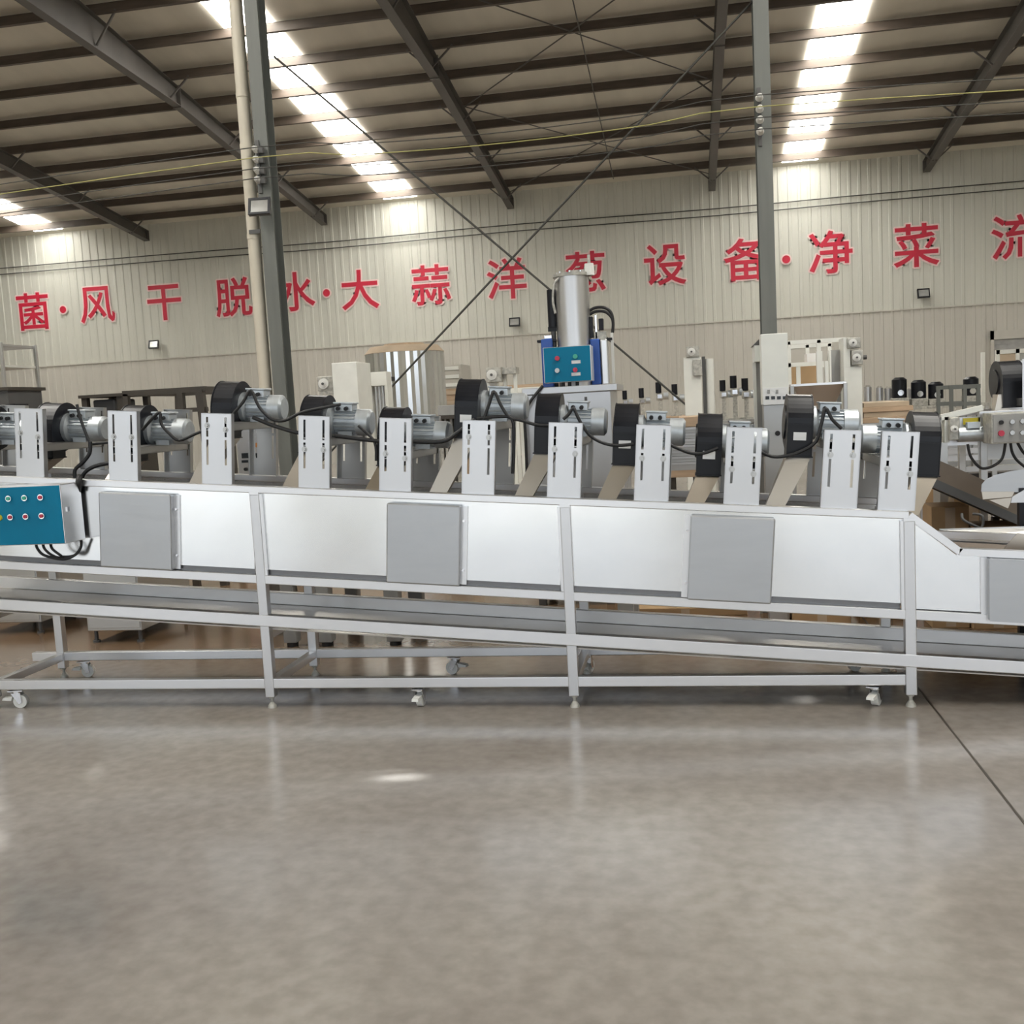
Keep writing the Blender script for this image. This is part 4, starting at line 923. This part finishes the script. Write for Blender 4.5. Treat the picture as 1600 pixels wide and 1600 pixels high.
carton(1240, 1330, 945, 6.9, .6, 0, 'low cardboard box under the tenth blower left of the last leg', pys=970)
carton(1344, 1412, 950, 7.1, .6, 0, 'low cardboard box just left of the last leg', pys=975)

# washing trough behind the middle of the machine: its feet show under the drip tray
Y = 6.45
o = thing('washing_trough', 'grey washing trough standing behind the middle of the conveyor on square legs', 'machine', (-1.9, Y+.35, 0))
B0(o).box(-2.85, -.3, Y-.02, Y+.7, .52, .86).build('trough', 'dullsteel', o, bevel=.01)
for px in (453, 508, 615):
    x = at(px, 1000, Y).x; w_ = .09 if px != 615 else .1
    B0(o).box(x-w_/2, x+w_/2, Y, Y+.09, .03, .52).build('leg', 'grey', o, bevel=.004); B0(o).box(x-w_/2, x+w_/2, Y+.58, Y+.67, .03, .52).build('leg', 'grey', o)
    for yy in (Y+.045, Y+.625): B0(o).cyl((x, yy, 0), (x, yy, .03), .04, seg=12).build('foot', 'rubber', o)
B0(o).box(-.5, -.4, Y, Y+.09, 0, .52).build('leg', 'grey', o); B0(o).box(-.5, -.4, Y+.58, Y+.67, 0, .52).build('leg', 'grey', o)
# roller shutter and window of the back wall at the right edge
x0, x1, zb_, zt_ = rect(1553, 513, 1680, 660, YW-.1)
k = MB(o=((x0+x1)/2, YW-.08, 0)); z = 0
while z < zt_-.2: k.box(x0, x1, YW-.10, YW-.06, z, z+.13); k.box(x0, x1, YW-.085, YW-.055, z+.13, z+.15); z += .15
d1 = struct('door_1', k, 'grey', 'grey slatted roller shutter in the back wall at the right edge'); 
for a, b, c, d in ((x0-.08, x0, 0, zt_), (x1, x1+.08, 0, zt_), (x0-.08, x1+.08, zt_-.25, zt_)): MB(o=d1.location).box(a, b, YW-.14, YW-.05, c, d).build('door_frame', 'walllow', d1)
Y = 21.0; x0, x1, zb_, zt_ = rect(1556, 546, 1592, 600, Y)
o = thing('white_cabin', 'small white framed cabin with pale panes in front of the roller shutter', 'cabin', ((x0+x1)/2+.3, Y+.5, 0))
for x in (x0+.03, x1-.03, x1+.7): post(o, x, Y, .07, 0, zt_, 'post', 'cream'); post(o, x, Y+1, .07, 0, zt_, 'post', 'cream')
for z in (zt_-.04, .9): B0(o).box(x0, x1+.73, Y-.035, Y+.035, z-.04, z+.04).build('rail', 'cream', o)
B0(o).box(x0+.06, x1-.06, Y-.01, Y+.01, .94, zt_-.08).build('pane', 'tanboard', o); B0(o).box(x1, x1+.67, Y-.01, Y+.01, .94, zt_-.08).build('pane', 'lampglass', o)
B0(o).box(x0, x1+.73, Y-.02, Y+1.02, 0, .86).build('base', 'cream', o)

# goods on the floor seen between the blowers
Y = 9.0; ys_ = [668, 677, 686, 695, 704, 713, 722]
a, b = at(1040, 700, Y).x, at(1094, 700, Y).x
zlo = at(1066, 735, Y).z
g = thing('pallet_stand', 'low brownish stand carrying steel trays between the eighth and ninth blowers', 'stand', ((a+b)/2, Y+.3, 0))
B0(g).box(a, b, Y, Y+.7, zlo-.06, zlo).build('deck', 'wood', g)
for x in (a+.04, b-.04):
    for yy in (Y+.05, Y+.65): post(g, x, yy, .06, 0, zlo-.06, 'leg', 'darkframe')
zs = [zlo]+[at(1066, y, Y).z for y in reversed(ys_)]
NM = ['lowest', 'second lowest', 'third lowest', 'middle', 'third highest', 'second highest', 'topmost']
for j in range(7):
    d_ = .015*(j % 3); z0_, z1_ = zs[j]+.001, zs[j+1]
    g = thing('steel_tray', NM[j]+' steel tray of the stack between the eighth and ninth blowers', 'tray', ((a+b)/2, Y+.3, z0_), 0, 'stacked steel trays')
    B0(g).box(a+d_, b-d_, Y+d_, Y+.65, z0_, z1_-.02).build('body', 'dullsteel', g); B0(g).box(a+d_-.012, b-d_+.012, Y+d_-.012, Y+.662, z1_-.02, z1_-.002).build('rim', 'plate', g)
tag(MB(o=((a+b)/2, Y+.3, zs[7])).box(a+.12, b, Y+.05, Y+.6, zs[7], at(1066, 652, Y).z).build('wooden_box', 'wood', bevel=.005), 'orange toned wooden box on the stack of steel trays', 'box')
Y = 11.2; x0, x1, zb_, zt_ = rect(684, 633, 714, 649, Y)
o = thing('grey_machine_head', 'small grey machine on thin legs under the pale crate stack', 'machine', ((x0+x1)/2, Y+.2, 0))
B0(o).box(x0, x1, Y, Y+.4, zb_, zt_).build('head', 'grey', o, bevel=.005); B0(o).box(x0-.05, x1+.02, Y-.03, Y+.43, zb_-.04, zb_).build('bed', 'darkframe', o)
for px in (687, 694, 703, 711): post(o, at(px, 660, Y).x, Y+.2, .03, 0, zb_-.04, 'leg', 'castiron', .3)
Y = 8.3; x0, x1 = at(1462, 715, Y).x, at(1650, 715, Y).x
o = thing('rail_rack', 'rack of pale horizontal rails behind the hanging cables at the right edge', 'rack', ((x0+x1)/2, Y+.3, 0))
for py in (703, 714, 732):
    z = at(1540, py, Y).z
    for yy in (Y, Y+.6): B0(o).box(x0, x1, yy-.015, yy+.015, z-.02, z+.02).build('rail', 'plate' if py < 730 else 'dullsteel', o)
for x in (x0+.02, (x0+x1)/2, x1-.02):
    for yy in (Y+.035, Y+.565): post(o, x, yy, .04, 0, at(1540, 700, Y).z, 'post', 'dullsteel')
B0(o).box(x0+.05, x1-.05, Y+.05, Y+.55, at(1540, 740, Y).z-.25, at(1540, 740, Y).z).build('drawer_box', 'darkframe', o)
